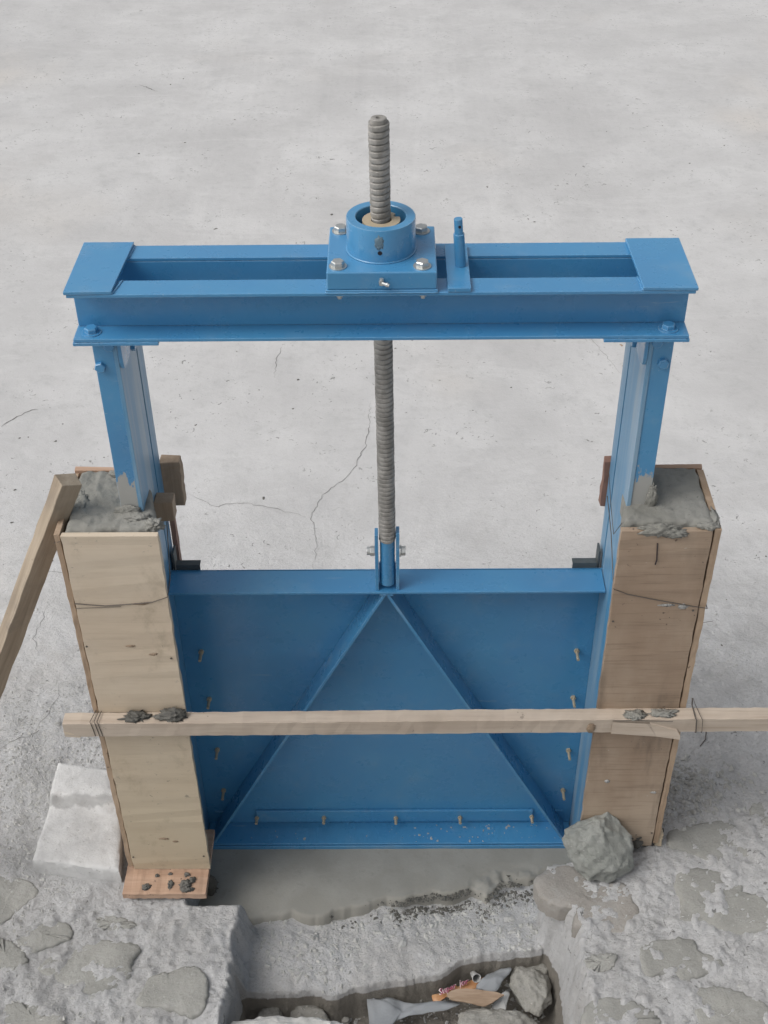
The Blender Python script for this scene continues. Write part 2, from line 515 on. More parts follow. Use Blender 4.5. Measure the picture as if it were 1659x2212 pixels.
ROCKA=[(0.378,-0.311,-0.190),(0.413,-0.332,-0.190),(0.454,-0.348,-0.190),(0.482,-0.348,-0.190),(0.487,-0.393,-0.190),(0.484,-0.445,-0.190),(0.441,-0.485,-0.190),(0.402,-0.467,-0.190),(0.378,-0.426,-0.190),(0.363,-0.400,-0.190),(0.364,-0.355,-0.190)]
ROCKB=[(0.385,-0.293,-0.190),(0.443,-0.270,-0.190),(0.478,-0.278,-0.190),(0.488,-0.321,-0.190),(0.484,-0.355,-0.190),(0.446,-0.351,-0.190),(0.409,-0.340,-0.190)]
ROCKC=[(0.201,-0.483,-0.180),(0.242,-0.465,-0.180),(0.290,-0.461,-0.180),(0.324,-0.465,-0.180),(0.394,-0.480,-0.180),(0.432,-0.502,-0.180),(0.432,-0.544,-0.180),(0.205,-0.544,-0.180)]
ROCKD=[(-0.397,-0.487,-0.200),(-0.378,-0.438,-0.200),(-0.360,-0.419,-0.200),(-0.333,-0.431,-0.200),(-0.322,-0.453,-0.200),(-0.321,-0.487,-0.200),(-0.341,-0.505,-0.200)]
ROCKE=[(-0.297,-0.463,-0.200),(-0.293,-0.435,-0.200),(-0.278,-0.423,-0.200),(-0.257,-0.437,-0.200),(-0.198,-0.439,-0.200),(-0.187,-0.460,-0.200),(-0.177,-0.488,-0.200),(-0.243,-0.515,-0.200),(-0.289,-0.505,-0.200)]
PALE=[(-0.486,-0.608,0.000),(-0.456,-0.601,0.000),(-0.413,-0.598,0.000),(-0.374,-0.588,0.000),(-0.335,-0.584,0.000),(-0.292,-0.585,0.000),(-0.230,-0.592,0.000),(-0.168,-0.594,0.000),(-0.138,-0.600,0.000),(-0.095,-0.612,0.000),(-0.075,-0.696,0.000),(-0.494,-0.695,0.000)]
SHEET=[(-0.066,-0.437,-0.170),(-0.050,-0.430,-0.170),(-0.016,-0.433,-0.170),(0.035,-0.441,-0.170),(0.086,-0.456,-0.170),(0.168,-0.443,-0.170),(0.208,-0.460,-0.170),(0.153,-0.478,-0.170),(0.086,-0.488,-0.170),(0.018,-0.506,-0.170),(-0.009,-0.545,-0.170),(-0.055,-0.563,-0.170),(-0.059,-0.518,-0.170)]
CARD=[(0.171,-0.440,-0.160),(0.206,-0.423,-0.160),(0.278,-0.427,-0.160),(0.335,-0.440,-0.160),(0.324,-0.451,-0.160),(0.281,-0.477,-0.160),(0.238,-0.467,-0.160),(0.188,-0.458,-0.160)]
WRAP=[(0.128,-0.417,-0.190),(0.156,-0.411,-0.190),(0.198,-0.387,-0.190),(0.208,-0.389,-0.190),(0.254,-0.366,-0.190),(0.286,-0.359,-0.190),(0.290,-0.374,-0.190),(0.253,-0.400,-0.190),(0.204,-0.407,-0.190),(0.173,-0.422,-0.190),(0.136,-0.441,-0.190)]
CUP=[(0.260,-0.382,-0.180),(0.277,-0.382,-0.180),(0.261,-0.363,-0.180)]
BAG=[(0.259,-0.402,-0.180),(0.296,-0.361,-0.180),(0.332,-0.342,-0.180),(0.370,-0.342,-0.180),(0.343,-0.380,-0.180),(0.317,-0.417,-0.180),(0.276,-0.412,-0.180)]
PAPER=[(0.337,-0.417,-0.180),(0.358,-0.417,-0.180),(0.348,-0.451,-0.180),(0.340,-0.472,-0.180),(0.303,-0.461,-0.180)]
WIRE=[(1.020,0.329,0.090),(1.013,0.337,0.090),(1.026,0.340,0.090),(1.032,0.304,0.090),(1.020,0.260,0.090),(0.998,0.233,0.090)]
WIREB=[(1.119,0.823,0.100),(1.151,0.833,0.100),(1.185,0.842,0.100)]
CRACKS=[
 [(-0.086,2.409),(-0.092,2.224),(-0.103,2.082),(-0.150,1.912),(-0.188,1.840),(-0.273,1.751),(-0.321,1.596),(-0.296,1.477),(-0.291,1.362),(-0.297,1.265)],
 [(-0.859,1.756),(-0.774,1.693),(-0.712,1.655),(-0.657,1.682),(-0.579,1.675),(-0.461,1.643),(-0.343,1.590)],
 [(-0.530,2.923),(-0.547,2.795),(-0.548,2.651)],
 [(-1.359,1.212),(-1.347,1.250),(-1.301,1.250),(-1.253,1.226)],
 [(-1.272,1.106),(-1.291,1.056),(-1.295,1.005),(-1.302,0.921),(-1.307,0.880),(-1.268,0.786)],
 [(-1.168,0.656),(-1.154,0.599),(-1.164,0.556),(-1.182,0.490),(-1.203,0.443),(-1.196,0.428),(-1.227,0.400),(-1.281,0.380),(-1.308,0.359),(-1.326,0.346)],
 [(-1.761,2.253),(-1.712,2.315),(-1.681,2.363),(-1.622,2.389)],
 [(0.935,3.150),(1.024,2.925),(1.102,2.671)],
 [(-1.783,6.489),(-1.631,6.352)],
 [(1.195,3.334),(1.255,3.099),(1.322,2.943)],
]
ROCK=[(0.512,-0.178,0.291),(0.561,-0.167,0.304),(0.610,-0.156,0.317),(0.640,-0.141,0.335),(0.673,-0.159,0.313),(0.709,-0.188,0.276),(0.711,-0.246,0.204),(0.668,-0.268,0.178),(0.647,-0.276,0.168),(0.579,-0.271,0.175),(0.537,-0.252,0.199),(0.520,-0.215,0.245),(0.508,-0.194,0.272)]

# ------------------------------------------------------------------ the ground and the stone shoulders of the channel
def interp(x, xs, ys):
    return np.interp(x, xs, ys)

def brk_y(x):
    return interp(x, [-.40, -.36, -.25, -.17, -.10, .0, .16, .22, .35, .47],
                  [-.455, -.46, -.448, -.462, -.435, -.417, -.385, -.355, -.332, -.302]) + \
        .010 * fbm(x, 3.3, 0, 14, 4, 5)

def ground_z(x, y):
    x = np.asarray(x, float); y = np.asarray(y, float)
    near = sstep(1.4, .1, y)
    z = .03 + .135 * sstep(-.35, .5, x) * sstep(1.5, .35, y)
    z = z + near * (.010 * fbm(x, y, 0, 4, 3, 1) + .0065 * fbm(x, y, 0, 17, 4, 2) + .0035 * np.abs(fbm(x, y, 0, 60, 3, 3)))
    z = z + (1 - near) * (.010 * fbm(x, y, 0, .9, 2, 4) + .0016 * fbm(x, y, 0, 12, 3, 8))
    # rubble stone shoulders, rougher
    sh = sstep(-.16, -.30, y) * sstep(-.42, -.46, x) + sstep(.12, -.05, y) * sstep(.5, .55, x)
    z = z + sh * (.007 * fbm(x, y, 0, 5, 3, 21) + .009 * np.abs(fbm(x, y, 0, 22, 5, 22, .62)) - .003)
    # gritty pile on the right of the right column
    g = np.exp(-(((x - .86) / .13) ** 2 + ((y - .05) / .07) ** 2))
    z = z + g * (.016 + .014 * np.abs(fbm(x, y, 0, 40, 3, 31)))
    # left bank of the channel
    wob = .014 * fbm(x * .6, y, z * 1.5, 14, 5, 41, .6)
    xl = np.where(y < -.245, -.448 + .08 * (y + .25), -.612) + wob
    wl = .040
    xr = np.where(y < -.19, interp(y, [-.8, -.56, -.4, -.25, -.21, -.19], [.515, .50, .485, .452, .442, .575]), .598) + wob
    wr = interp(y, [-.8, -.40, -.30, -.22], [.02, .065, .045, .012])
    inside = sstep(0, 1, np.clip((x - xl) / wl, 0, 1)) * (1 - sstep(0, 1, np.clip((x - xr) / wr, 0, 1)))
    inside = inside * sstep(.32, .26, y)
    fl = -.112 + .011 * fbm(x, y, 0, 6, 4, 51) + .006 * np.abs(fbm(x, y, 0, 30, 3, 52)) - .05 * (y + .25) * -.3
    by = brk_y(x)
    pit = -.255 + .012 * fbm(x, y, 0, 9, 4, 61) + .010 * np.abs(fbm(x, y, 0, 30, 3, 62))
    k = np.clip((by - y) / .007, 0, 1)
    fl = fl * (1 - k) + pit * k
    return z * (1 - inside) + fl * inside

def lines(dense0, dense1, step, far0, far1):
    L = list(np.arange(dense0, dense1, step))
    s, v = step, dense1
    while v < far1:
        L.append(v); s *= 1.06; v += s
    L.append(far1)
    s, v = step, dense0
    pre = []
    while True:
        s *= 1.10; v -= s
        if v < far0: break
        pre.append(v)
    return np.array([far0] + pre[::-1] + L)

gx = lines(-1.36, 1.30, .0065, -60, 60)
gy = lines(-.80, .85, .0060, -30, 90)
X, Y = np.meshgrid(gx, gy)
Z = ground_z(X, Y)
nx, ny = len(gx), len(gy)
co = np.stack([X.ravel(), Y.ravel(), Z.ravel()], 1)
i0 = (np.arange(ny - 1)[:, None] * nx + np.arange(nx - 1)[None, :]).ravel()
quads = np.stack([i0, i0 + 1, i0 + nx + 1, i0 + nx], 1)
me = bpy.data.meshes.new('ground')
me.vertices.add(len(co)); me.vertices.foreach_set('co', co.astype(np.float32).ravel())
me.loops.add(quads.size); me.loops.foreach_set('vertex_index', quads.astype(np.int32).ravel())
me.polygons.add(len(quads))
me.polygons.foreach_set('loop_start', np.arange(0, quads.size, 4, dtype=np.int32))
me.polygons.foreach_set('loop_total', np.full(len(quads), 4, dtype=np.int32))
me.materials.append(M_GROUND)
me.update(calc_edges=True)
me.polygons.foreach_set('use_smooth', [True] * len(quads))
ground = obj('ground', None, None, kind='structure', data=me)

def gz(x, y):
    return float(ground_z(np.array([x]), np.array([y]))[0])

def smooth_ring(pts, n, r, jit):
    """closed Catmull-Rom through pts, n points, with a ragged edge"""
    m = len(pts)
    out = []
    for k in range(n):
        u = k * m / n
        i = int(u); f = u - i
        p = [pts[(i + j - 1) % m] for j in range(4)]
        q = []
        for a in range(len(pts[0])):
            p0, p1, p2, p3 = (p[j][a] for j in range(4))
            q.append(.5 * (2 * p1 + (p2 - p0) * f + (2 * p0 - 5 * p1 + 4 * p2 - p3) * f * f + (3 * p1 - p0 - 3 * p2 + p3) * f ** 3)
                     + (r.uniform(-jit, jit) if a < 2 else 0))
        out.append(q)
    return out

def embedded_stone(pts, zref, seed, proud=.010):
    r = random.Random(seed)
    n = 56
    ring = smooth_ring(pts, n, r, .0035)
    cx = sum(p[0] for p in ring) / n
    cy = sum(p[1] for p in ring) / n
    tx, ty = r.uniform(-.04, .04), r.uniform(-.04, .04)
    g = [gz(p[0], p[1]) for p in ring]
    gm = sorted(g)[n * 3 // 5]
    rings = [(1.0, None), (1.012, -.012), (1.0, -.0030), (.97, .0008), (.88, .0015), (.76, .002), (.63, .0022), (.5, .0025), (.36, .0025), (.2, .0025), (.08, .0025)]
    V, F = [], []
    for s, dz in rings:
        for k, p in enumerate(ring):
            x = cx + (p[0] - cx) * s; y = cy + (p[1] - cy) * s
            wr = .5 * s ** 10 if s <= 1 else .5
            base = gm * (1 - wr) + max(g[k], gm - .008) * wr if dz is not None else gm - .07
            z = base + (dz or 0) + (proud - .010 if dz is not None and dz > 0 else 0)
            if dz is not None:
                z += float(.0032 * fbm(x, y, 0, 15, 5, seed + 90, .6)) + tx * (x - cx) * .5 + ty * (y - cy) * .5
            V.append((x, y, z))
    for a in range(len(rings) - 1):
        for k in range(n):
            j = (k + 1) % n
            F.append((a * n + k, a * n + j, a * n + n + j, a * n + n + k))
    V.append((cx, cy, gm + .003 + proud - .010))
    c = len(V) - 1
    for k in range(n):
        F.append(((len(rings) - 1) * n + k, (len(rings) - 1) * n + (k + 1) % n, c))
    # pts may run clockwise: make the faces look up
    ar = sum(ring[k][0] * ring[(k + 1) % n][1] - ring[(k + 1) % n][0] * ring[k][1] for k in range(n))
    if ar < 0: F = [tuple(reversed(f)) for f in F]
    return V, F

for i, (side, zr, pts) in enumerate(STONES):
    obj('stone', embedded_stone(pts, zr, 200 + i, .016 if i == 10 else .010), M_STONE_W if i == 2 else M_STONE, ground, smooth=True)

def crack(pts, seed, w):
    r = random.Random(seed)
    P = []
    for k in range(len(pts) - 1):
        a, b = pts[k], pts[k + 1]
        d = math.dist(a, b)
        m = max(2, int(d / .018))
        for q in range(m):
            f = q / m
            P.append((a[0] + (b[0] - a[0]) * f + r.uniform(-.006, .006), a[1] + (b[1] - a[1]) * f + r.uniform(-.006, .006)))
    P.append(pts[-1])
    V, F = [], []
    for k, p in enumerate(P):
        q = P[min(k + 1, len(P) - 1)]; s = P[max(k - 1, 0)]
        dx, dy = q[0] - s[0], q[1] - s[1]
        L = math.hypot(dx, dy) or 1
        ww = w * r.uniform(.35, 1.0) * min(1, .3 + 3 * min(k, len(P) - 1 - k) / len(P))
        for sg in (-1, 1):
            x, y = p[0] - dy / L * ww * sg, p[1] + dx / L * ww * sg
            V.append((x, y, gz(p[0], p[1]) + .0014))
    for k in range(len(P) - 1):
        F.append((2 * k, 2 * k + 2, 2 * k + 3, 2 * k + 1))
    return V, F
for i, c in enumerate(CRACKS):
    obj('crack', crack(c, 40 + i, (.0015, .0013, .0015, .0011, .0010, .0012, .004, .001, .004, .001)[i]), M_CRACK, ground)

# ---- loose chips (nobody could count them)
CH = [(-1, -.6, -.4), (1, -.7, -.3), (.1, 1, -.35), (-.2, .1, .8), (.7, .5, .3), (-.8, .5, .2)]
CHF = [(0, 1, 3), (1, 4, 3), (4, 2, 3), (2, 5, 3), (5, 0, 3), (0, 2, 1), (1, 2, 4), (0, 5, 2)]
def chips(n, area, size, seed, zfun, dens=None, flat=.6):
    r = random.Random(seed)
    q = np.random.default_rng(seed)
    m = n * 12
    PX = q.uniform(area[0], area[1], m); PY = q.uniform(area[2], area[3], m)
    if dens is not None:
        ok = q.uniform(0, 1, m) < dens(PX, PY)
        PX, PY = PX[ok], PY[ok]
    PX, PY = PX[:n].tolist(), PY[:n].tolist()
    V, F = [], []
    for x, y in zip(PX, PY):
        s = size[0] + (size[1] - size[0]) * r.random() ** 2.5
        a = r.uniform(0, 6.283); ca, sa = math.cos(a), math.sin(a)
        tl = r.uniform(-.5, .5)
        sx, sy, sz = s * r.uniform(.6, 1.3), s * r.uniform(.5, 1), s * flat * r.uniform(.5, 1.2)
        b = len(V)
        for p in CH:
            px, py, pz = p[0] * sx * r.uniform(.7, 1.3), p[1] * sy * r.uniform(.7, 1.3), p[2] * sz + tl * p[0] * sz
            V.append([x + px * ca - py * sa, y + px * sa + py * ca, pz + sz * .15])
        F += [tuple(c + b for c in f) for f in CHF]
        V[b].append((x, y))
    # heights in one go
    xs, ys, idx = [], [], []
    for i in range(0, len(V), 6):
        q = V[i].pop(); xs.append(q[0]); ys.append(q[1])
    zs = zfun(np.array(xs), np.array(ys)) if xs else []
    for i, zz in enumerate(zs):
        for j in range(6):
            V[i * 6 + j][2] += float(zz)
    return V, F

def n2(x, y, f, s):
    return fbm(x, y, 0, f, 2, s)
def near_gate(x, y):
    d = np.clip((1.4 - y) / 1.2, 0, 1) ** 2
    d = d * np.where(y < -.12, .45, 1)
    return np.where((abs(x) < .58) & (y < .3), 0, d * np.clip(.42 + 1.1 * n2(x, y, 2.6, 71), 0, 1))
obj('gravel', chips(7500, (-1.35, 1.35, -.7, 1.5), (.0014, .0075), 1, ground_z, near_gate), M_CHIPG, None, kind='stuff')
obj('white_grit', chips(4000, (-1.35, 1.35, -.7, 1.4), (.0014, .0070), 2, ground_z, near_gate), M_CHIPW, None, kind='stuff')
def heap(x, y): return np.exp(-(((x - .87) / .16) ** 2 + ((y - .06) / .09) ** 2))
obj('rubble_heap', chips(700, (.70, 1.25, -.1, .35), (.004, .013), 3, ground_z, heap, .8), M_CHIPW, None, kind='stuff')

def far(x, y): return np.clip(1.3 - y / 6, .1, 1) * np.clip(.3 + 1.2 * n2(x, y, 1.1, 78), 0, 1) * (y > .3)
obj('pebbles', chips(420, (-3, 3, .3, 8), (.002, .010), 13, ground_z, far, .5), M_CHIPD, None, kind='stuff')

# ---- the mortar sill under the gate
def sill_front(x):
    return interp(x, [-.60, -.50, -.43, -.38, -.30, -.24, -.20, -.15, -.05, .05, .15, .26, .30, .35, .45, .60],
                  [-.23, -.24, -.245, -.240, -.218, -.242, -.238, -.205, -.190, -.175, -.165, -.135, -.17, -.120, -.095, -.07]) \
        + .010 * fbm(x, .7, 0, 22, 4, 81)
sx = np.linspace(-.59, .592, 230); sy = np.linspace(-.30, .21, 96)
SX, SY = np.meshgrid(sx, sy)
e = sill_front(SX)
k = sstep(-.004, .028, SY - e)
top = -.078 + .028 * (SY + .0) * .3 + .002 * fbm(SX, SY, 0, 7, 3, 82)
rough = sstep(.22, .34, SX) * sstep(-.02, -.10, SY) + .8 * sstep(.055, .01, SY - e) * sstep(-.05, .12, SX)
top = top + np.clip(rough, 0, 1) * (.010 * fbm(SX, SY, 0, 30, 4, 83) - .004)
SZ = top * k + (ground_z(SX, SY) - .02) * (1 - k)
V = np.stack([SX.ravel(), SY.ravel(), SZ.ravel()], 1).tolist()
i0 = (np.arange(95)[:, None] * 230 + np.arange(229)[None, :]).ravel()
F = np.stack([i0, i0 + 1, i0 + 231, i0 + 230], 1).tolist()
obj('mortar_sill', (V, F), M_SILL, label='smooth wet grey mortar sill filling the channel under the blue gate', cat='sill', smooth=True)

def sill_z(x, y):
    return np.full_like(np.asarray(x, float), -.046)
def crumbs(x, y):
    d = y - sill_front(x)
    return np.exp(-((d + .006) / .026) ** 2) * (.12 + .88 * (x > .0)) * np.clip(.75 + .8 * n2(x, y, 14, 75), 0, 1)
def floor_z(x, y): return ground_z(x, y) + .003
obj('mortar_crumbs', chips(1000, (-.2, .47, -.33, -.03), (.0022, .0080), 4, lambda x, y: np.maximum(ground_z(x, y), np.where(y > sill_front(x), -.085, -1)), crumbs, .7), M_CHIPD, None, kind='stuff')
def aggr(x, y):
    ok = (y > brk_y(x) + .006) & (x > -.42) & (x < .46)
    return ok * (.35 + .6 * n2(x, y, 6, 77) + .55 * ((x > -.02) & (y > -.28)))
obj('aggregate', chips(1000, (-.42, .47, -.49, -.12), (.0016, .0115), 5, ground_z, aggr, .55), M_CHIPW, None, kind='stuff')
obj('embedded_stones', chips(75, (-.41, .45, -.46, -.15), (.007, .019), 66, lambda x, y: ground_z(x, y) - .001, aggr, .35), M_CHIPG, None, kind='stuff')
obj('fine_aggregate', chips(700, (-.42, .47, -.49, -.12), (.0015, .006), 6, ground_z, aggr, .55), M_CHIPG, None, kind='stuff')
def pitd(x, y): return (y < brk_y(x) - .008) * 1.0
obj('pit_gravel', chips(700, (-.38, .48, -.60, -.33), (.002, .011), 7, ground_z, pitd, .7), M_CHIPG, None, kind='stuff')

# ------------------------------------------------------------------ rocks
def rock_mesh(outline, nrm, front, back, seed, amp=.010, lvl=2):
    """angular rock: outline (3-D ring), bulging along nrm; subdivided and roughened"""
    import bmesh
    r = random.Random(seed)
    P = [Vector(p) for p in outline]
    c = sum(P, Vector()) / len(P)
    N = Vector(nrm).normalized()
    n = len(P)
    bm = bmesh.new()
    vs = [bm.verts.new(p) for p in P]
    for s, d, m in ((.80, front * .8, 7), (.42, front, 4), (.85, -back * .7, 6), (.5, -back, 4)):
        o = r.random()
        for k in range(m):
            p = P[int((k + o) * n / m) % n]
            vs.append(bm.verts.new(c + (p - c) * s * r.uniform(.8, 1.08) + N * d * r.uniform(.7, 1.1)))
    res = bmesh.ops.convex_hull(bm, input=bm.verts)
    junk = [g for g in res['geom_interior'] if isinstance(g, bmesh.types.BMVert)]
    bmesh.ops.delete(bm, geom=junk, context='VERTS')
    bmesh.ops.dissolve_limit(bm, angle_limit=math.radians(14), verts=bm.verts, edges=bm.edges)
    bmesh.ops.recalc_face_normals(bm, faces=bm.faces)
    bmesh.ops.triangulate(bm, faces=bm.faces)
    bmesh.ops.subdivide_edges(bm, edges=bm.edges, cuts=2, use_grid_fill=True, smooth=.0)
    bmesh.ops.subdivide_edges(bm, edges=bm.edges, cuts=3, use_grid_fill=True)
    bmesh.ops.smooth_vert(bm, verts=bm.verts, factor=.5, use_axis_x=True, use_axis_y=True, use_axis_z=True)
    bmesh.ops.smooth_vert(bm, verts=bm.verts, factor=.5, use_axis_x=True, use_axis_y=True, use_axis_z=True)
    bm.normal_update()
    co = np.array([v.co[:] for v in bm.verts])
    d = amp * .6 * fbm(co[:, 0], co[:, 1], co[:, 2], 16, 2, seed) + amp * .60 * fbm(co[:, 0], co[:, 1], co[:, 2], 60, 4, seed + 7)
    for v, q in zip(bm.verts, d): v.co += v.normal * float(q)
    me = bpy.data.meshes.new('rock')
    bm.to_mesh(me); bm.free()
    return me

def rock(name, outline, nrm, front, back, seed, mat, label, amp=.010, lvl=2, group=None, cat='rock', ang=35):
    me = rock_mesh(outline, nrm, front, back, seed, amp, lvl)
    me.materials.append(mat)
    me.polygons.foreach_set('use_smooth', [True] * len(me.polygons))
    me.set_sharp_from_angle(angle=math.radians(ang))
    return obj(name, None, None, label=label, cat=cat, group=group, data=me)

VIEW = (-.15, -.62, .75)
rock('broken_rock', ROCK, VIEW, .055, .055, 3, M_ROCK,
     'large jagged grey rock leaning on the foot of the brown right form board', .009, 4, ang=30)
def pitrock(O, dz, front, back, seed, label, lvl=3, mat=None, amp=.008):
    rock('rubble_rock', [(x, y, z + dz) for x, y, z in O], (0, -.15, 1), front, back, seed, mat or M_RUBBLE, label, amp, lvl, 'loose rocks in the channel pit')
pitrock(ROCKA, .0, .034, .06, 11, 'angular grey rock in the pit against the right channel wall')
pitrock(ROCKB, -.01, .018, .05, 12, 'dark small rock wedged behind the angular rock under the broken floor edge')
pitrock(ROCKC, .0, .025, .05, 13, 'flat rounded rock at the bottom edge of the pit below the brown cardboard')
pitrock(ROCKD, -.01, .025, .05, 14, 'small rounded rock in the left corner of the pit')
pitrock(ROCKE, -.01, .028, .05, 15, 'broad low rock in the pit behind the pale slab')
rock('pale_slab', [(x, y + .01, z - .03) for x, y, z in PALE], (0, -.05, 1), .022, .09, 16, M_PALE,
     'pale whitish stone slab across the near left end of the pit', .009, 3)

# white concrete block on the left: worn box with a shallow step across its top
def block_mesh():
    import bmesh
    C4 = [(-1.070, .225), (-.862, .186), (-.812, -.170), (-1.080, -.134)]
    nu, nv = 40, 60
    V, F = [], []
    def P(u, v):
        a, b, c, d = (Vector(q) for q in C4)
        lft = d.lerp(a, v); rgt = c.lerp(b, v)
        return lft.lerp(rgt, u)
    def inset(u): return min(u, 1 - u)
    for j in range(nv + 1):
        for i in range(nu + 1):
            u, v = i / nu, j / nv
            p = P(u, v)
            e = min(min(u, 1 - u) * .19, min(v, 1 - v) * .36)
            stepy = .64 + .03 * math.sin(u * 7) + .05 * float(fbm(u * 3, .2, 0, 1, 3, 5))
            zz = .096 + .026 * min(1, max(0, (v - stepy + .05) / .07))
            zz -= .005 * math.exp(-e / .0025)
            zz += .0022 * float(fbm(p.x, p.y, 0, 22, 4, 6))
            if u > .8 and v > .78: zz -= .010 * (u - .8) / .2
            V.append((p.x + .003 * float(fbm(p.x, p.y, 1, 18, 2, 3)), p.y + .003 * float(fbm(p.x, p.y, 4, 18, 2, 3)), zz))
    W = nu + 1
    for j in range(nv):
        for i in range(nu):
            F.append((j * W + i, j * W + i + 1, j * W + W + i + 1, j * W + W + i))
    rim = [i for i in range(W)] + [j * W + nu for j in range(1, nv + 1)] + [nv * W + i for i in range(nu - 1, -1, -1)] + [j * W for j in range(nv - 1, 0, -1)]
    c = Vector((-.967, .03, 0))
    prev = rim
    for dz, gr in ((.018, 1.012), (.045, 1.014), (.085, .99)):
        cur = []
        for q in rim:
            x, y, z = V[q]
            k = c + (Vector((x, y, 0)) - c) * gr
            cur.append(len(V))
            V.append((k.x + .002 * float(fbm(x, y, dz * 9, 30, 2, 8)), k.y + .002 * float(fbm(y, x, dz * 9, 30, 2, 9)), .092 - dz))
        m = len(rim)
        for a in range(m):
            b = (a + 1) % m
            F.append((prev[a], cur[a], cur[b], prev[b]))
        prev = cur
    return V, F
o = obj('concrete_block', block_mesh(), M_BLOCKW, label='white worn concrete block lying on the ground beside the pale left form board', cat='concrete block', smooth=True)
o.data.set_sharp_from_angle(angle=math.radians(50))

# ------------------------------------------------------------------ mortar cores of the two columns
def core(quad, ztop, zbot, seed, amp=.006, corner=None):
    nu = nv = 44
    V, F = [], []
    a, b, c, d = (Vector(q) for q in quad)   # near-left, near-right, far-right, far-left
    for j in range(nv + 1):
        for i in range(nu + 1):
            u, v = i / nu, j / nv
            p = a.lerp(b, u).lerp(d.lerp(c, u), v)
            e = min(u, 1 - u, v, 1 - v)
            z = ztop + amp * .5 * float(fbm(p.x, p.y, 0, 16, 3, seed)) + amp * .6 * float(fbm(p.x, p.y, 0, 60, 4, seed + 5)) - .010 * max(0, 1 - e / .05) ** 2
            ed = 1 if e < .001 else 0
            V.append((p.x + ed * .004 * float(fbm(p.x, p.y, 3, 50, 2, seed)), p.y + ed * .005 * float(fbm(p.y, p.x, 5, 50, 2, seed + 1)), z))
    W = nu + 1
    for j in range(nv):
        for i in range(nu):
            F.append((j * W + i, j * W + i + 1, j * W + W + i + 1, j * W + W + i))
    rim = [i for i in range(W)] + [j * W + nu for j in range(1, nv + 1)] + [nv * W + i for i in range(nu - 1, -1, -1)] + [j * W for j in range(nv - 1, 0, -1)]
    n0 = len(V); m = len(rim)
    for q in rim:
        x, y, z = V[q]; V.append((x, y, zbot))
    for k in range(m):
        F.append((rim[k], n0 + k, n0 + (k + 1) % m, rim[(k + 1) % m]))
    return V, F

def clump(c, size, seed, amp=.35, flat=1.0):
    """lumpy blob of mortar, rough all over"""
    import bmesh
    bm = bmesh.new()
    bmesh.ops.create_icosphere(bm, subdivisions=4, radius=1)
    co = np.array([v.co[:] for v in bm.verts])
    d = 1 + amp * .8 * fbm(co[:, 0], co[:, 1], co[:, 2], 2.2, 2, seed) + amp * .8 * fbm(co[:, 0], co[:, 1], co[:, 2], 7, 4, seed + 3, .65)
    V = [(c[0] + v.co.x * size[0] * q, c[1] + v.co.y * size[1] * q, c[2] + v.co.z * size[2] * q) for v, q in zip(bm.verts, d)]
    F = [tuple(v.index for v in f.verts) for f in bm.faces]
    bm.free()
    return V, F

eL = empty('mortar_core', (-.66, -.02, .0), 'rough wet grey mortar filling the left form around the left post', 'mortar', 'mortar cores of the two columns')
obj('fill', core([(-.765, -.128), (-.545, -.128), (-.604, .105), (-.772, .105)], 1.390, 1.335, 7, .0060), M_MORTAR, eL, smooth=True)
obj('fill', box(-.764, -.600, -.129, .103, -.10, 1.336), M_MORTAR, eL)
obj('lump', clump((-.556, -.108, 1.386), (.024, .020, .014), 3), M_MORTAR, eL, smooth=True)
obj('lump', clump((-.600, -.085, 1.390), (.030, .014, .007), 4), M_MORTAR, eL, smooth=True)
obj('lump', clump((-.625, -.064, 1.394), (.028, .008, .014), 14), M_MORTAR, eL, smooth=True)
obj('lump', clump((-.672, .085, 1.392), (.022, .012, .009), 5), M_MORTAR, eL, smooth=True)
obj('lump', clump((-.745, -.02, 1.387), (.016, .04, .006), 6), M_MORTAR, eL, smooth=True)
obj('lump', clump((-.575, -.128, -.045), (.035, .022, .05), 9), M_CLUMP, eL, smooth=True)
eR = empty('mortar_core', (.68, -.02, .1), 'smoother wet grey mortar spilling over the brown right form board', 'mortar', 'mortar cores of the two columns')
obj('fill', core([(.570, -.128), (.786, -.128), (.782, .092), (.603, .10)], 1.400, 1.345, 17, .0045), M_MORTAR, eR, smooth=True)
obj('fill', box(.600, .782, -.129, .092, .10, 1.346), M_MORTAR, eR)
obj('lump', clump((.655, -.144, 1.388), (.042, .010, .016), 18), M_MORTAR, eR, smooth=True)
obj('lump', clump((.690, -.146, 1.380), (.030, .008, .014), 19), M_MORTAR, eR, smooth=True)
obj('lump', clump((.772, -.134, 1.392), (.022, .012, .008), 20), M_MORTAR, eR, smooth=True)
obj('lump', clump((.790, -.105, 1.394), (.010, .030, .006), 23), M_MORTAR, eR, smooth=True)
obj('lump', clump((.644, -.062, 1.420), (.013, .007, .040), 21, .25), M_MORTAR, eR, smooth=True)
obj('lump', clump((.735, -.10, .19), (.06, .05, .035), 24, .5), M_CLUMP, eR, smooth=True)

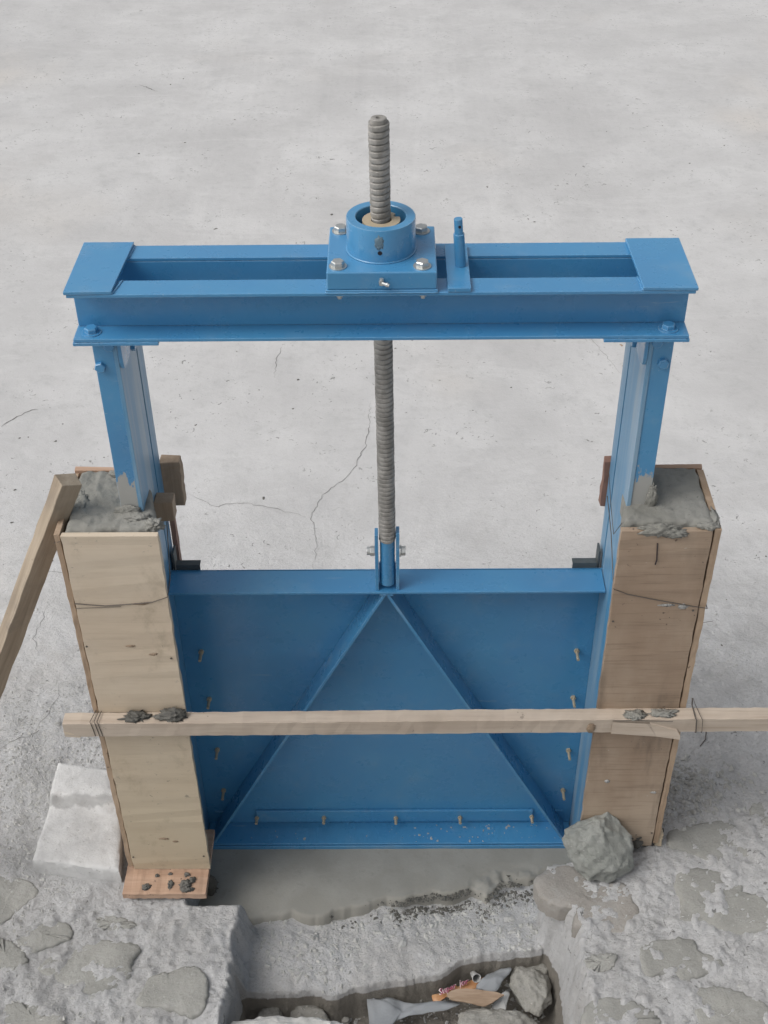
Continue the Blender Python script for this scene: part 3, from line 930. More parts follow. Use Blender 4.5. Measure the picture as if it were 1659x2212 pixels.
# ------------------------------------------------------------------ formwork boxes
fL = empty('formwork', (-.66, -.14, .06), 'pale yellow plywood form box with wire tie around the left column', 'formwork', 'form boxes round the columns')
def board(name, x0, x1, y0, y1, z0, z1, mat, par, seed, jit=.0022, label=None):
    o = obj(name, rbox(x0, x1, y0, y1, z0, z1, 46, jit, seed, 2), mat, par, bevel=.0008)
    if label: o['label'] = label
    return o
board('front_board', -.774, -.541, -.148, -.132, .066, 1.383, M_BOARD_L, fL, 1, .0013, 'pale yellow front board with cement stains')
board('side_board', -.790, -.7765, -.145, .10, .075, 1.385, M_EDGE, fL, 2, .0012)
board('back_board', -.786, -.645, .104, .117, .05, 1.391, M_ORANGE, fL, 3)
obj('cement_crust', clump((-.60, -.1505, .765 + .26), (.05, .003, .012), 31, .5), M_CLUMP, fL, smooth=True) if False else None
def loop(pts, par, r=.0010, name='wire_tie'):
    obj(name, tube(pts, r, 5), M_WIRE, par)
loop([(-.775, -.1500, 1.166), (-.70, -.1502, 1.158), (-.64, -.1502, 1.163), (-.58, -.1502, 1.170), (-.5405, -.1500, 1.186), (-.539, -.10, 1.20), (-.567, .08, 1.24)], fL, .0013)
loop([(-.775, -.1500, 1.150), (-.70, -.1502, 1.153), (-.66, -.1502, 1.156)], fL, .0008)
loop([(-.776, -.151, 1.37), (-.796, -.14, 1.355), (-.798, -.10, 1.33), (-.793, -.05, 1.31)], fL, .0007)

fR = empty('formwork', (.68, -.14, .19), 'brown weathered plywood form box with dark stains around the right column', 'formwork', 'form boxes round the columns')
board('front_board', .563, .781, -.148, -.132, .17, 1.388, M_BOARD_R, fR, 5, .0013, 'brown front board with a long dark water stain')
board('side_board', .7845, .801, -.145, .09, .18, 1.392, M_EDGE, fR, 6, .0012)
board('back_board', .64, .800, .094, .107, .16, 1.397, M_ORANGE, fR, 7)
board('clamp_board', .806, .822, -.06, -.02, 1.12, 1.262, M_BLOCK, fR, 8)
board('wedge', .795, .812, -.14, -.11, .15, .215, M_BOARD_L, fR, 9)
loop([(.575, .12, 1.285), (.571, .0, 1.262), (.5625, -.149, 1.205), (.60, -.1502, 1.188), (.68, -.1502, 1.167), (.76, -.1502, 1.148), (.803, -.149, 1.138), (.804, -.05, 1.135)], fR, .0013)
loop([(.573, .13, 1.36), (.5690, .04, 1.325), (.5688, -.04, 1.290), (.5655, -.13, 1.40)], fR, .0009)
cr_pts = [(.652, -.1497, 1.352), (.654, -.1497, 1.33), (.657, -.1497, 1.30), (.655, -.1497, 1.285)]
obj('split', tube(cr_pts, .0016, 4), M_HOLE, fR)

B_NAIL = bpy.data.meshes.new('nail')
_v, _f = cyl((0, 0, 0), (0, 0, .0012), .0030, 10)
B_NAIL.from_pydata([tuple(v) for v in _v], [], _f); B_NAIL.materials.append(M_WIRE)
Q = Matrix.Rotation(math.radians(90), 4, 'X')
for f_, xs, z0_ in ((fL, (-.768, -.556), .13), (fR, (.574, .772), .26)):
    for x_ in xs:
        for k in range(2):
            zz = z0_ + k * .86 + R_.uniform(-.03, .03)
            obj('nail', None, None, f_, data=B_NAIL, M=Matrix.Translation((x_ + R_.uniform(-.004, .004), -.1492, zz)) @ Q)
for i_, (x_, z_, sx_, sz_) in enumerate(((-.60, .985, .010, .004), (-.655, 1.015, .008, .003), (-.61, 1.163, .016, .003), (-.665, .215, .012, .004), (-.632, .202, .007, .003))):
    obj('cement_smear', clump((x_, -.1482, z_), (sx_, .0010, sz_), 300 + i_, .6), M_BLOCK, fL, smooth=True)
for i_, (x_, z_, sx_, sz_) in enumerate(((.70, 1.15, .014, .004), (.742, 1.145, .010, .007), (.62, .47, .006, .006), (.757, .42, .007, .003))):
    obj('cement_smear', clump((x_, -.1485, z_), (sx_, .0016, sz_), 320 + i_, .6), M_CHIPG, fR, smooth=True)

# plank under the left column
e = obj('base_plank', rbox(-.795, -.545, -.235, .0, .040, .064, 20, .0016, 61, 0), M_ORANGE, bevel=.001,
        label='short pinkish orange plank under the foot of the left form box', cat='plank')
for k, (c, s) in enumerate([((-.728, -.212, .065), (.011, .010, .006)), ((-.655, -.205, .065), (.008, .012, .006)), ((-.612, -.205, .067), (.016, .013, .008)),
                            ((-.592, -.190, .066), (.010, .010, .008)), ((-.605, -.222, .066), (.018, .009, .006)), ((-.70, -.172, .065), (.006, .005, .004)),
                            ((-.66, -.165, .065), (.006, .004, .004)), ((-.61, -.168, .065), (.008, .006, .005))]):
    obj('mortar_drop', clump(c, s, 60 + k, .5), M_CLUMP, e, smooth=True)

# ------------------------------------------------------------------ the batten across both columns
eb = empty('batten', (.05, -.17, .74), 'long pale square timber batten wired across both form boxes', 'batten')
P0, P1 = -.866, 1.30
def batten_mesh():
    n = 90
    r = random.Random(9)
    V, F = [], []
    for k in range(n + 1):
        x = P0 + (P1 - P0) * k / n
        zc = .7165 + .006 * (x - P0) / 1.8
        yo = -.189 + .0015 * math.sin(x * 2.1)
        for dy, dz in ((0, 0), (.042, 0), (.041, .050), (.001, .049)):
            V.append((x, yo + dy + r.uniform(-.0009, .0009), zc + dz + r.uniform(-.0010, .0010)))
    for k in range(n):
        for i in range(4):
            j = (i + 1) % 4
            F.append((k * 4 + j, k * 4 + i, k * 4 + 4 + i, k * 4 + 4 + j))
    F.append((0, 1, 2, 3)); F.append((n * 4 + 3, n * 4 + 2, n * 4 + 1, n * 4))
    return V, F
obj('timber', batten_mesh(), M_BATTEN, eb, bevel=.0012)
# peeled splinter at the right
spl = join(([(.60, -.1895, .764), (.60, -.1905, .720), (.69, -.193, .762), (.72, -.198, .716), (.785, -.199, .704), (.785, -.197, .716), (.775, -.193, .733), (.70, -.1895, .758),
             (.60, -.1865, .764), (.60, -.1865, .720), (.72, -.188, .722), (.785, -.188, .710), (.775, -.188, .735), (.70, -.187, .760)],
            [(0, 1, 3, 2), (2, 3, 6, 7), (3, 4, 5, 6), (1, 9, 10, 3), (3, 10, 11, 4), (6, 5, 11, 12), (7, 6, 12, 13), (5, 4, 11)]))
obj('splinter', spl, M_BATTEN, eb)
obj('split', tube([(.60, -.1885, .7675), (.66, -.187, .7680), (.70, -.1885, .7668), (.76, -.1895, .7655)], .0010, 4), M_WIRE, eb)
obj('knot', clump((.545, -.1890, .740), (.010, .0012, .018), 71, .3), M_BLOCK, eb, smooth=True)
obj('chipped_end', ([(-.867, -.1902, .738), (-.83, -.1902, .722), (-.825, -.1902, .712), (-.862, -.1902, .716),
                     (-.867, -.187, .738), (-.83, -.187, .722), (-.825, -.187, .712), (-.862, -.187, .716)],
                    [(0, 1, 2, 3), (0, 4, 5, 1), (1, 5, 6, 2), (3, 2, 6, 7), (0, 3, 7, 4)]), M_BOARD_L, eb)
def wrap(x, lean, par, r=.0011):
    y0, y1, z0, z1 = -.1915, -.144, .7155, .7705
    zz = .006 * (x - P0) / 1.8
    pts = [(x + lean, y1, z1 + zz + .030), (x + lean * .5, y1 + .004, z1 + zz), (x - .004, y0 + .004, z1 + zz + .0005), (x - .001, y0, z1 + zz - .003), (x + .004, y0, z0 + zz + .004), (x + .004, y0 + .003, z0 + zz - .001), (x + .002, y1, z0 + zz - .002)]
    obj('wire_tie', tube(pts, r, 5), M_WIRE, par)
for x, ln in ((-.787, .012), (-.776, .006), (-.768, .004)): wrap(x, ln, eb)
wrap(.822, -.008, eb, .0018)
wrap(.838, -.022, eb, .0009)
# fresh mortar dropped on the batten
MB = 'mortar blobs dropped on the batten'
for lab, c, s, sd, am in (('small dark mortar blob on the batten, left of the big round blob', (-.668, -.168, .7705), (.030, .014, .008), 81, .55),
                  ('big round mortar blob on the batten before the left form board', (-.574, -.166, .771), (.038, .020, .017), 82, .35),
                  ('flat dried mortar patch on the batten, left one before the brown board', (.658, -.172, .7738), (.027, .015, .0035), 83, .45),
                  ('flat dried mortar patch on the batten, right one by the wire tie', (.735, -.168, .7742), (.030, .012, .0035), 84, .55)):
    obj('mortar_blob', clump(c, s, sd, am), M_CLUMP if sd < 83 else M_MORTAR, label=lab, cat='mortar blob', group=MB, smooth=True)

# ------------------------------------------------------------------ leaning timber on the left
a = Vector((-.752, -.068, 1.492)); b = Vector((-1.43, -.15, .03))
L = (a - b).length
zax = (a - b).normalized(); xax = Vector((0, 1, 0)).cross(zax).normalized(); yax = zax.cross(xax)
Mx = Matrix((xax, yax, zax)).transposed().to_4x4(); Mx.translation = b
Mx = Mx @ Matrix.Rotation(math.radians(34), 4, 'Z')
obj('leaning_timber', rbox(-.0265, .0265, -.021, .021, 0, L, 40, .0014, 91, 2), M_LEAN, M=Mx, bevel=.002,
    label='old stained square timber leaning against the left side of the left form box', cat='timber')

# ------------------------------------------------------------------ wood pieces behind the posts
obj('wood_block', rbox(-.590, -.536, .188, .225, 1.205, 1.350, 10, .002, 101, 2), M_BLOCK, bevel=.002,
    label='taller ragged wood block wedged behind the left post', cat='wood block', group='wood blocks wedged at the posts')
obj('wood_block', rbox(-.5850, -.538, .045, .088, 1.270, 1.330, 4, .0012, 102, 2), M_BLOCK, bevel=.002,
    label='small cube shaped wood block on the inner face of the left post', cat='wood block', group='wood blocks wedged at the posts')
obj('wood_lath', rbox(-.585, -.572, .188, .215, .80, 1.192, 16, .001, 103, 2), M_RED, label='thin reddish lath standing behind the left post', cat='lath')
obj('wood_block', rbox(.573, .598, .188, .215, 1.195, 1.345, 6, .0016, 104, 2), M_RED, bevel=.0015,
    label='thin upright wood block behind the right post', cat='wood block', group='wood blocks wedged at the posts')

# ------------------------------------------------------------------ hex bolts: one mesh each, shared
def hexbolt(r, h, washer=True, wr=1.35):
    parts = []
    z = 0
    if washer:
        parts.append(lathe([(r * .5, 0), (r * wr, 0), (r * wr, .0022), (r * .5, .0022)], (0, 0, 0), 24)); z = .0022
    V, F = [], []
    for zz, rr in ((z, r), (z + h * .82, r), (z + h, r * .84)):
        for i in range(6):
            an = math.pi / 3 * i
            V.append((rr * math.cos(an), rr * math.sin(an), zz))
    for k in range(2):
        for i in range(6):
            j = (i + 1) % 6
            F.append((k * 6 + i, k * 6 + j, k * 6 + 6 + j, k * 6 + 6 + i))
    F.append(tuple(range(12, 18)))
    parts.append((V, F))
    return join(*parts)
def mesh(name, VF, mat):
    m = bpy.data.meshes.new(name)
    m.from_pydata([tuple(v) for v in VF[0]], [], [tuple(f) for f in VF[1]])
    m.materials.append(mat); m.update()
    return m
def orient(loc, d, spin=0.0):
    q = Vector(d).to_track_quat('Z', 'Y')
    return Matrix.Translation(loc) @ q.to_matrix().to_4x4() @ Matrix.Rotation(spin, 4, 'Z')
B_ZN = mesh('bolt', hexbolt(.0145, .0115, True, 1.30), M_ZINC)
B_BL = mesh('bolt', hexbolt(.0150, .011, True, 1.42), M_BLUE)
B_BLS = mesh('bolt', hexbolt(.0130, .010, False), M_BLUE)
B_NUT = mesh('nut', join(lathe([(.004, 0), (.0150, 0), (.0150, .002), (.004, .002)], (0, 0, 0), 20), cyl((0, 0, .002), (0, 0, .010), .0075, 6), cyl((0, 0, .010), (0, 0, .014), .005, 12)), M_ZINC)
def put(name, data, loc, d, spin, par):
    return obj(name, None, None, par, data=data, M=orient(loc, d, spin))

# ------------------------------------------------------------------ the sluice gate
G = empty('sluice_gate', (0, 0, -.04), 'blue painted steel sluice gate with a screw spindle between two mortar columns', 'sluice gate')

# crossbeam: two channels back to back, end plates above and below
beam = obj('crossbeam', join(box(-.663, .6575, -.057, -.050, 1.9045, 2.0035),
                             box(-.663, .6575, -.112, -.050, 2.004, 2.012), box(-.6655, .658, -.1115, -.050, 1.896, 1.904)),
           M_BLUE, G, bevel=.0015)
obj('rear_channel', join(box(-.663, .6575, .050, .057, 1.9045, 2.0035),
                         box(-.663, .6575, .050, .1105, 2.004, 2.012), box(-.6655, .658, .050, .1105, 1.896, 1.904)), M_BLUE, beam, bevel=.0015)
def plate(name, quad, z0, z1, mat, par, bev=.0015):
    V = [(x, y, z0) for x, y in quad] + [(x, y, z1) for x, y in quad]
    F = [(3, 2, 1, 0), (4, 5, 6, 7)] + [(i, (i + 1) % 4, 4 + (i + 1) % 4, 4 + i) for i in range(4)]
    return obj(name, (V, F), mat, par, bevel=bev)
plate('end_plate', [(-.6675, -.1145), (-.566, -.1125), (-.553, .112), (-.6655, .1125)], 2.0125, 2.0205, M_BLUE, beam)
plate('end_plate', [(.546, -.1125), (.6610, -.1145), (.6600, .1125), (.5405, .112)], 2.0125, 2.0205, M_BLUE, beam)
plate('end_plate', [(-.6675, -.1135), (-.482, -.1125), (-.482, .186), (-.6675, .186)], 1.8875, 1.8955, M_BLUE_OLD, beam)
plate('end_plate', [(.476, -.1125), (.6600, -.1135), (.6600, .186), (.476, .186)], 1.8875, 1.8955, M_BLUE_OLD, beam)
for i, (x, y) in enumerate(((-.630, -.082), (.617, -.084))):
    put('bolt', B_BL, (x, y, 1.904), (0, 0, 1), .3 + i, beam)
    put('nut', B_BLS, (x - .002 if x < 0 else x + .004, y, 1.8875), (0, 0, -1), .6, beam)

def bead(name, a, b, par, r=.0022, mat=None, seed=1):
    q = random.Random(seed)
    A, B_ = Vector(a), Vector(b)
    n = max(3, int((B_ - A).length / .006))
    pts = [A.lerp(B_, i / n) + Vector((q.uniform(-.0005, .0005), q.uniform(-.0005, .0005), q.uniform(-.0005, .0005))) for i in range(n + 1)]
    return obj(name, tube(pts, r, 6), mat or M_BLUE_OLD, par, smooth=True)
bead('weld_bead', (-.566, -.111, 2.013), (-.553, -.052, 2.013), beam)
bead('weld_bead', (-.556, .052, 2.013), (-.552, .108, 2.013), beam)
bead('weld_bead', (.546, -.111, 2.013), (.5435, -.052, 2.013), beam)
bead('weld_bead', (-.118, -.113, 2.0125), (.118, -.113, 2.0125), beam, .0018)
bead('weld_bead', (-.482, -.110, 1.8945), (-.662, -.1125, 1.8945), beam, .0016)
bead('weld_bead', (.476, -.110, 1.8945), (.655, -.1125, 1.8945), beam, .0016)

# posts
def post(s, tag):
    sg = 1 if s > 0 else -1
    def X(a, b): return (min(sg * a, sg * b), max(sg * a, sg * b))
    fx = X(.5964, .641)
    zb = -.09
    p = obj('post', box(fx[0], fx[1], -.060, -.053, zb, 1.887), M_POST, G, bevel=.001,
            )
    p['label'] = tag
    gx_ = X(.5862, .5962)
    obj('guide_plate', box(gx_[0], gx_[1], -.0625, .1165, zb, 1.8868), M_GUIDE, p, bevel=.0012)
    obj('guide_plate', box(gx_[0], gx_[1], .1265, .186, zb, 1.8868), M_GUIDE, p, bevel=.0012)
    rx_ = X(.5964, .641)
    obj('rear_plate', box(rx_[0], rx_[1], .178, .1855, zb, 1.8868), M_BLUE, p, bevel=.001)
    sb = X(.6015, .606)
    obj('slot_back', box(sb[0], sb[1], .10, .145, zb, 1.886), M_HOLE, p)
    # lug of the beam plate and its bolt
    lg = X(.577, .5857)
    V, F = [], []
    prof = [(-.064, 1.8873), (-.064, 1.815), (-.058, 1.797), (-.040, 1.790), (.02, 1.790), (.02, 1.8873)]
    for xx in lg:
        V += [(xx, y, z) for y, z in prof]
    n = len(prof)
    F = [tuple(range(n)), tuple(range(2 * n - 1, n - 1, -1))] + [(i + n, (i + 1) % n + n, (i + 1) % n, i) for i in range(n)]
    obj('lug', (V, F), M_BLUE_OLD, p, bevel=.001)
    put('bolt', B_BLS, (sg * .5862, .075, 1.775), (-sg, 0, 0), .2, p)
    put('bolt', B_BLS, (sg * .630 if sg < 0 else .623, -.060, 1.803), (0, -1, 0), .25, p)
    put('bolt', B_BLS, (sg * .603, -.060, 1.857), (0, -1, 0), .1, p)
post(-1, 'left upright post with grey rubbed guide faces')
post(1, 'right upright post smeared with mortar at its foot')

# nut housing on the beam
hb = obj('bearing_housing', box(-.1145, .1155, -.1105, .101, 2.0185, 2.0590), M_BLUE, G, bevel=.003)
obj('base_lip', box(-.1175, .1175, -.1125, .104, 2.0127, 2.0182), M_BLUE, hb, bevel=.001)
obj('collar', lathe([(.0735, .0592), (.0735, .131), (.0725, .1335), (.0545, .1335), (.0530, .132), (.0530, .092), (.0, .092)], (-.001, -.001, 2.0), 72), M_BLUE_OLD, hb, smooth=True).data.set_sharp_from_angle(angle=math.radians(35))
obj('weld_bead', lathe([(.0728, .0592), (.0765, .0592), (.0752, .0615), (.0728, .0625)], (-.001, -.001, 2.0), 72), M_BLUE, hb, smooth=True)
obj('grease_hole', cyl((-.003, -.0750, 2.084), (-.003, -.066, 2.084), .0048, 16), M_HOLE, hb)
obj('grime_smear', clump((-.004, -.0743, 2.106), (.0085, .0006, .015), 77, .25), M_STAIN, hb, smooth=True)
# brass nut with a notch
V, F = [], []
nn = 60
prof = [(.0215, .0), (.0405, .0), (.0405, -.012), (.0215, -.012)]
for i in range(nn):
    an = 2 * math.pi * i / nn
    rr = .031 if 4 <= i <= 6 else .0405
    for r0, z in prof:
        q = rr if r0 > .03 else r0
        V.append((.000 + q * math.cos(an), -.001 + q * math.sin(an), 2.125 + z))
for i in range(nn):
    j = (i + 1) % nn
    for k in range(4):
        F.append((i * 4 + k, i * 4 + (k + 1) % 4, j * 4 + (k + 1) % 4, j * 4 + k))
obj('brass_nut', (V, F), M_BRASS, hb, bevel=.0008)
for i, (x, y) in enumerate(((-.090, .077), (.086, .074), (-.091, -.084), (.085, -.086))):
    put('bolt', B_ZN, (x, y, 2.0590), (0, 0, 1), (.25, .6, .15, .52)[i], hb)
for x in (-.089, .087):
    put('nut', B_NUT, (x, -.094, 2.0040), (0, 0, -1), .4, hb)
gp = obj('grease_nipple', join(cyl((0, -.1105, 2.038), (0, -.121, 2.038), .0058, 6), cyl((0, -.117, 2.034), (0, -.117, 2.048), .0042, 10),
                               cyl((.001, -.120, 2.039), (.016, -.126, 2.036), .0036, 10), cyl((.010, -.1235, 2.0375), (.013, -.1248, 2.0370), .0048, 10)), M_ZINC, hb)

# locking pin beside the housing
lp = obj('lock_pin_plate', box(.138, .187, -.1135, .0885, 2.0127, 2.0225), M_BLUE, G, bevel=.0015)
obj('lock_pin', join(cyl((.169, -.013, 2.0226), (.1635, -.013, 2.097), .0118, 24), cyl((.1635, -.013, 2.097), (.161, -.013, 2.131), .0092, 24)), M_BLUE, lp, bevel=.0008)
obj('pin_hole', cyl((.1640, -.0210, 2.116), (.1645, -.0235, 2.1162), .0030, 12), M_HOLE, lp)

# threaded spindle
def spindle(p0, p1, r, pitch, nper=14, nt=30):
    p0, p1 = Vector(p0), Vector(p1)
    L = (p1 - p0).length
    rows = int(L / pitch * nper)
    ax = (p1 - p0).normalized()
    u = Vector((1, 0, 0)); u = (u - ax * u.dot(ax)).normalized(); w = ax.cross(u)
    V, F = [], []
    rr = random.Random(4)
    for k in range(rows + 1):
        z = L * k / rows
        for i in range(nt):
            t_ = 2 * math.pi * i / nt
            ph = (z / pitch - t_ / (2 * math.pi)) % 1.0
            g = abs(ph - .5) * 2          # 1 in the groove, 0 at the crest
            d = -.0040 * (max(0, g - .70) / .30) ** .8 - .0006 * (g ** 2)
            q = r + d + .00035 * math.sin(t_ * 3 + z * 90) + rr.uniform(-.00012, .00012)
            if k >= rows - 2: q = min(q, r * .98)
            V.append(p0 + ax * z + (u * math.cos(t_) + w * math.sin(t_)) * q)
    for k in range(rows):
        for i in range(nt):
            j = (i + 1) % nt
            F.append((k * nt + i, k * nt + j, k * nt + nt + j, k * nt + nt + i))
    F.append(tuple(range(rows * nt, rows * nt + nt)))
    return V, F, ax
V, F, ax = spindle((.005, .052, 1.203), (-.003, .0, 2.335), .0218, .0137)
sp = obj('spindle', (V, F), M_ROD, G, smooth=True)
sp.data.set_sharp_from_angle(angle=math.radians(28))
tip = Vector((-.003, 0, 2.335))
obj('spindle_tip', lathe([(.0165, 0), (.0165, .008), (.0150, .0095), (.0062, .0095), (.0050, .004), (.0, .004)], tip, 32), M_ROD, sp, smooth=True).data.set_sharp_from_angle(angle=math.radians(35))

# gate leaf
YS = .118
leaf = obj('gate_leaf', box(-.5995, .5995, YS, YS + .006, -.085, 1.0345), M_BLUE, G, bevel=.0008)
plate('top_flange', [(-.5845, .030), (.5845, .030), (.5845, YS + .004), (-.5845, YS + .004)], 1.0270, 1.0345, M_BLUE, leaf)
plate('bottom_flange', [(-.5840, .034), (.5840, .034), (.5840, YS - .0005), (-.5840, YS - .0005)], -.0660, -.0580, M_BLUE, leaf)
obj('bottom_lip', box(-.5840, .5840, .0275, .0330, -.092, -.0640), M_BLUE_OLD, leaf, bevel=.001)
obj('seal_bar', box(-.428, .463, YS - .010, YS - .0008, -.040, .0110), M_BLUE_OLD, leaf, bevel=.002)
for s in (-1, 1):
    top_ = Vector((0, 0, 1.0265)); bot = Vector((s * .560, 0, -.054))
    d = (top_ - bot).normalized(); nr = Vector((-d.z, 0, d.x)) * .004
    if nr.z < 0: nr = -nr
    V = []
    for y in (.036, YS - .0008):
        for p, q in ((bot, -1), (bot, 1), (top_, 1), (top_, -1)):
            V.append((p.x + nr.x * q, y, p.z + nr.z * q))
    obj('diagonal_rib', (V, [(0, 1, 2, 3), (7, 6, 5, 4), (0, 4, 5, 1), (1, 5, 6, 2), (2, 6, 7, 3), (3, 7, 4, 0)]), M_BLUE_OLD, leaf, bevel=.001)
    # guide shoes behind the top flange
    sh = join(box(*sorted((s * .506, s * .572)), YS + .0085, YS + .0125, 1.010, 1.050), box(*sorted((s * .506, s * .572)), YS + .0125, YS + .030, 1.045, 1.0495))
    obj('guide_shoe', sh, M_RUBBER, leaf, bevel=.0008)
    obj('seal_strip', box(*sorted((s * .5745, s * .5800)), YS + .014, YS + .052, 1.00, 1.085), M_RUBBER, leaf, bevel=.0008)
    obj('stop_tab', box(*sorted((s * .535, s * .560)), YS - .006, YS - .0008, .001, .0055), M_BLUE_OLD, leaf)
V = join(cyl((0, 0, 0), (0, 0, .008), .0078, 6), cyl((0, 0, .008), (0, 0, .040), .0044, 10))
B_ST = mesh('stud', V, M_BRASS)
for x, z in [(-.533, .729), (-.529, .532), (-.526, .305), (-.524, .110), (.543, .726), (.549, .531), (.554, .295), (.552, .104)]:
    put('stud', B_ST, (x, YS, z), (0, -1, 0), .3, leaf)
B_ST2 = mesh('stud', join(cyl((0, 0, 0), (0, 0, .007), .0074, 6), cyl((0, 0, .007), (0, 0, .026), .0048, 10)), M_BRASS)
for x, z in [(-.427, -.018), (-.210, -.018), (.022, -.021), (.229, -.020), (.460, -.017)]:
    put('stud', B_ST2, (x, YS - .010, z), (0, -1, 0), .3, leaf)
# clevis for the spindle
cl = obj('clevis', join(box(-.0280, -.0190, .037, .068, 1.0348, 1.226), box(.0270, .0360, .037, .068, 1.0348, 1.231)), M_BLUE_OLD, leaf, bevel=.001)
obj('spindle_foot', cyl((.0045, .056, 1.050), (.0050, .054, 1.205), .0195, 28), M_BLUE, leaf)
obj('foot_plate', box(-.0185, .0265, .0745, .080, 1.035, 1.10), M_BLUE, leaf)
obj('pin_head', join(cyl((-.0285, .047, 1.165), (-.0405, .047, 1.165), .0135, 6), cyl((-.0405, .047, 1.165), (-.049, .047, 1.165), .0110, 20)), M_ZINC, leaf, bevel=.001)
obj('pin_head', join(cyl((.0365, .047, 1.165), (.0405, .047, 1.165), .0155, 20), cyl((.0405, .047, 1.165), (.052, .047, 1.165), .0130, 6)), M_ZINC, leaf, bevel=.001)
obj('weld_bead', join(*[clump((x, .037, 1.022), (.012, .005, .006), 5 + i, .3) for i, x in enumerate((-.006, .008))]), M_BLUE_OLD, leaf, smooth=True)
def splash(x, y): return .3 + .7 * (x > 0)
obj('cement_splash', chips(80, (-.50, .55, .040, .105), (.0012, .0056), 9, lambda x, y: np.full_like(x, -.0578), splash, .25), M_CHIPW, leaf, kind='stuff')

# ------------------------------------------------------------------ litter in the pit
def sheet(outline, zoff, seed, amp, curl=0.0, th=.0006, freq=14, n=48):
    r = random.Random(seed)
    ring = smooth_ring([list(p) for p in outline], n, r, .001)
    c = [sum(p[i] for p in ring) / n for i in range(3)]
    V, F = [], []
    rr = (1.0, .8, .6, .4, .2)
    for s in rr:
        for p in ring:
            x, y = c[0] + (p[0] - c[0]) * s, c[1] + (p[1] - c[1]) * s
            V.append((x, y, c[2] + zoff + amp * float(fbm(x, y, 0, freq, 3, seed)) + curl * (1 - s)))
    for a in range(len(rr) - 1):
        for k in range(n):
            j = (k + 1) % n
            F.append((a * n + k, a * n + j, a * n + n + j, a * n + n + k))
    V.append((c[0], c[1], c[2] + zoff + amp * float(fbm(c[0], c[1], 0, freq, 3, seed)) + curl))
    for k in range(n): F.append(((len(rr) - 1) * n + k, (len(rr) - 1) * n + (k + 1) % n, len(V) - 1))
    ar = sum(ring[k][0] * ring[(k + 1) % n][1] - ring[(k + 1) % n][0] * ring[k][1] for k in range(n))
    if ar < 0: F = [tuple(reversed(f)) for f in F]
    return V, F
def solid(o, th):
    m = o.modifiers.new('thickness', 'SOLIDIFY'); m.thickness = th; m.offset = 1
o = obj('plastic_sheet', sheet(SHEET, .0, 21, .013, .006, freq=26), M_FILM, label='crumpled greyish plastic sheet lying across the rubble in the pit', cat='plastic sheet', smooth=True); solid(o, .0006)
o = obj('plastic_bag', sheet(BAG, .010, 22, .010, .006, freq=26), M_FILM, label='torn clear plastic bag beside the cup and the angular rock', cat='plastic bag', smooth=True); solid(o, .0006)
o = obj('paper_scrap', sheet(PAPER, .0, 23, .006, .006), M_PAPER, label='white paper scrap under the brown cardboard piece', cat='paper', smooth=True); solid(o, .0008)
o = obj('cardboard', sheet(CARD, .012, 24, .0022, 0, freq=5), M_CARD, label='flat brown cardboard piece on top of the litter', cat='cardboard'); solid(o, .005)
wr = obj('orange_wrapper', sheet(WRAP, .004, 25, .004, .003), M_WRAP, label='torn orange sweet wrapper lying against the broken floor edge', cat='wrapper', smooth=True); solid(wr, .0006)
def text(s, loc, size, rot, mat, par, name='lettering', dz=0):
    cu = bpy.data.curves.new('t', 'FONT'); cu.body = s; cu.size = size; cu.extrude = .0004; cu.offset = .0003
    cu.align_x = 'CENTER'; cu.align_y = 'CENTER'; cu.resolution_u = 2; cu.shear = .25
    tmp = bpy.data.objects.new('t', cu); COL.objects.link(tmp)
    dg = bpy.context.evaluated_depsgraph_get()
    m = bpy.data.meshes.new_from_object(tmp.evaluated_get(dg))
    bpy.data.objects.remove(tmp)
    m.materials.clear(); m.materials.append(mat)
    return obj(name, None, None, par, data=m, M=Matrix.Translation(loc) @ Matrix.Rotation(rot[2], 4, 'Z') @ Matrix.Rotation(rot[0], 4, 'X'))
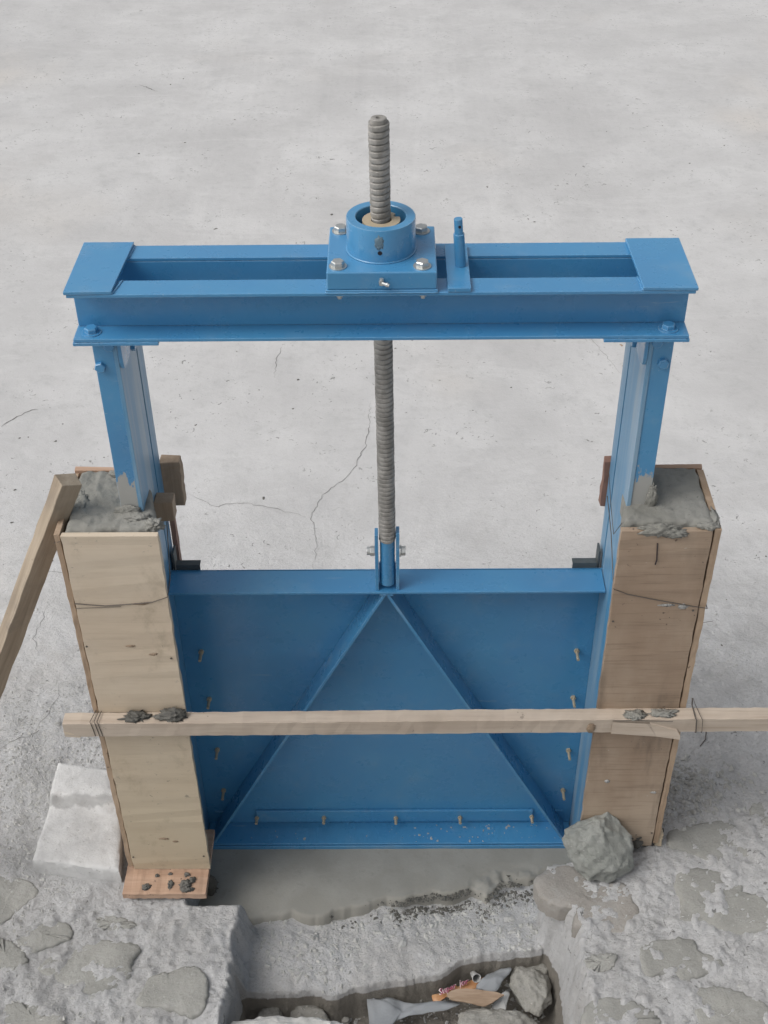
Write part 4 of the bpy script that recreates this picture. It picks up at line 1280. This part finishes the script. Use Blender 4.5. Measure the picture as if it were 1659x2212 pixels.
for s_, x_, y_, an in (('Super', .172, -.408, .42), ('jor', .222, -.386, .30)):
    text(s_, (x_, y_, -.1700), .0245, (.30, 0, an), M_PRINTW, wr)
    text(s_, (x_ + .0008, y_ - .0004, -.1690), .0225, (.30, 0, an), M_PRINT, wr)
cv = Vector((.2, -.75, .62)).normalized()
c0 = Vector((.262, -.378, -.160))
o = obj('plastic_cup', join(cyl(c0, c0 - cv * .045, .0125, 28, .009, caps=False), tube([c0 + (cv.orthogonal().normalized() * math.cos(q * .2618) + cv.cross(cv.orthogonal().normalized()) * math.sin(q * .2618)) * .0128 for q in range(25)], .0012, 6)),
        M_PAPER, label='small whitish plastic cup lying open end up among the litter', cat='cup', smooth=True)

# shards scattered in the pit
SHL = ('small stone shard in the gap between the two left pit rocks', 'small stone shard behind the right half of the pale slab', 'small stone shard on the mud just left of the plastic sheet top',
       'small stone shard left of the tip of the orange wrapper', 'small stone shard at the foot of the broken floor edge above the clear bag', 'tiny stone shard between the broad low rock and the plastic sheet',
       'small stone shard under the near side of the angular right rock')
for k_, (x_, y_, s_) in enumerate(((-.25, -.42, .020), (-.13, -.47, .016), (.02, -.42, .014), (.09, -.40, .018), (.33, -.325, .017), (-.10, -.43, .012), (.36, -.46, .014))):
    ou = [(x_ + s_ * math.cos(a_) * R_.uniform(.7, 1.2), y_ + s_ * math.sin(a_) * R_.uniform(.6, 1), -.238) for a_ in (0, .9, 1.9, 2.8, 3.9, 5.1)]
    rock('rubble_rock', ou, (0, -.1, 1), s_ * .7, s_, 400 + k_, M_RUBBLE, SHL[k_], .003, 2, 'small shards in the pit', 'shard')

# wires on the ground at the right
obj('wire_hook', tube([(x, y, gz(x, y) + .003) for x, y, z in WIRE], .0016, 6), M_WIRE, label='dark bent wire hook lying on the ground right of the batten', cat='wire')
obj('straw', tube([(x - .02, y, gz(x, y) + .03) for x, y, z in WIREB], .0010, 5), M_WIRE, label='thin twig sticking out behind the brown right form board', cat='twig')
# brown leaf litter far right
def lf(x, y): return np.exp(-(((x - 1.22) / .07) ** 2 + ((y - 2.72) / .13) ** 2))
obj('dry_grass', chips(90, (1.02, 1.42, 2.35, 3.1), (.004, .014), 12, ground_z, lf, .3), M_BLOCK, None, kind='stuff')
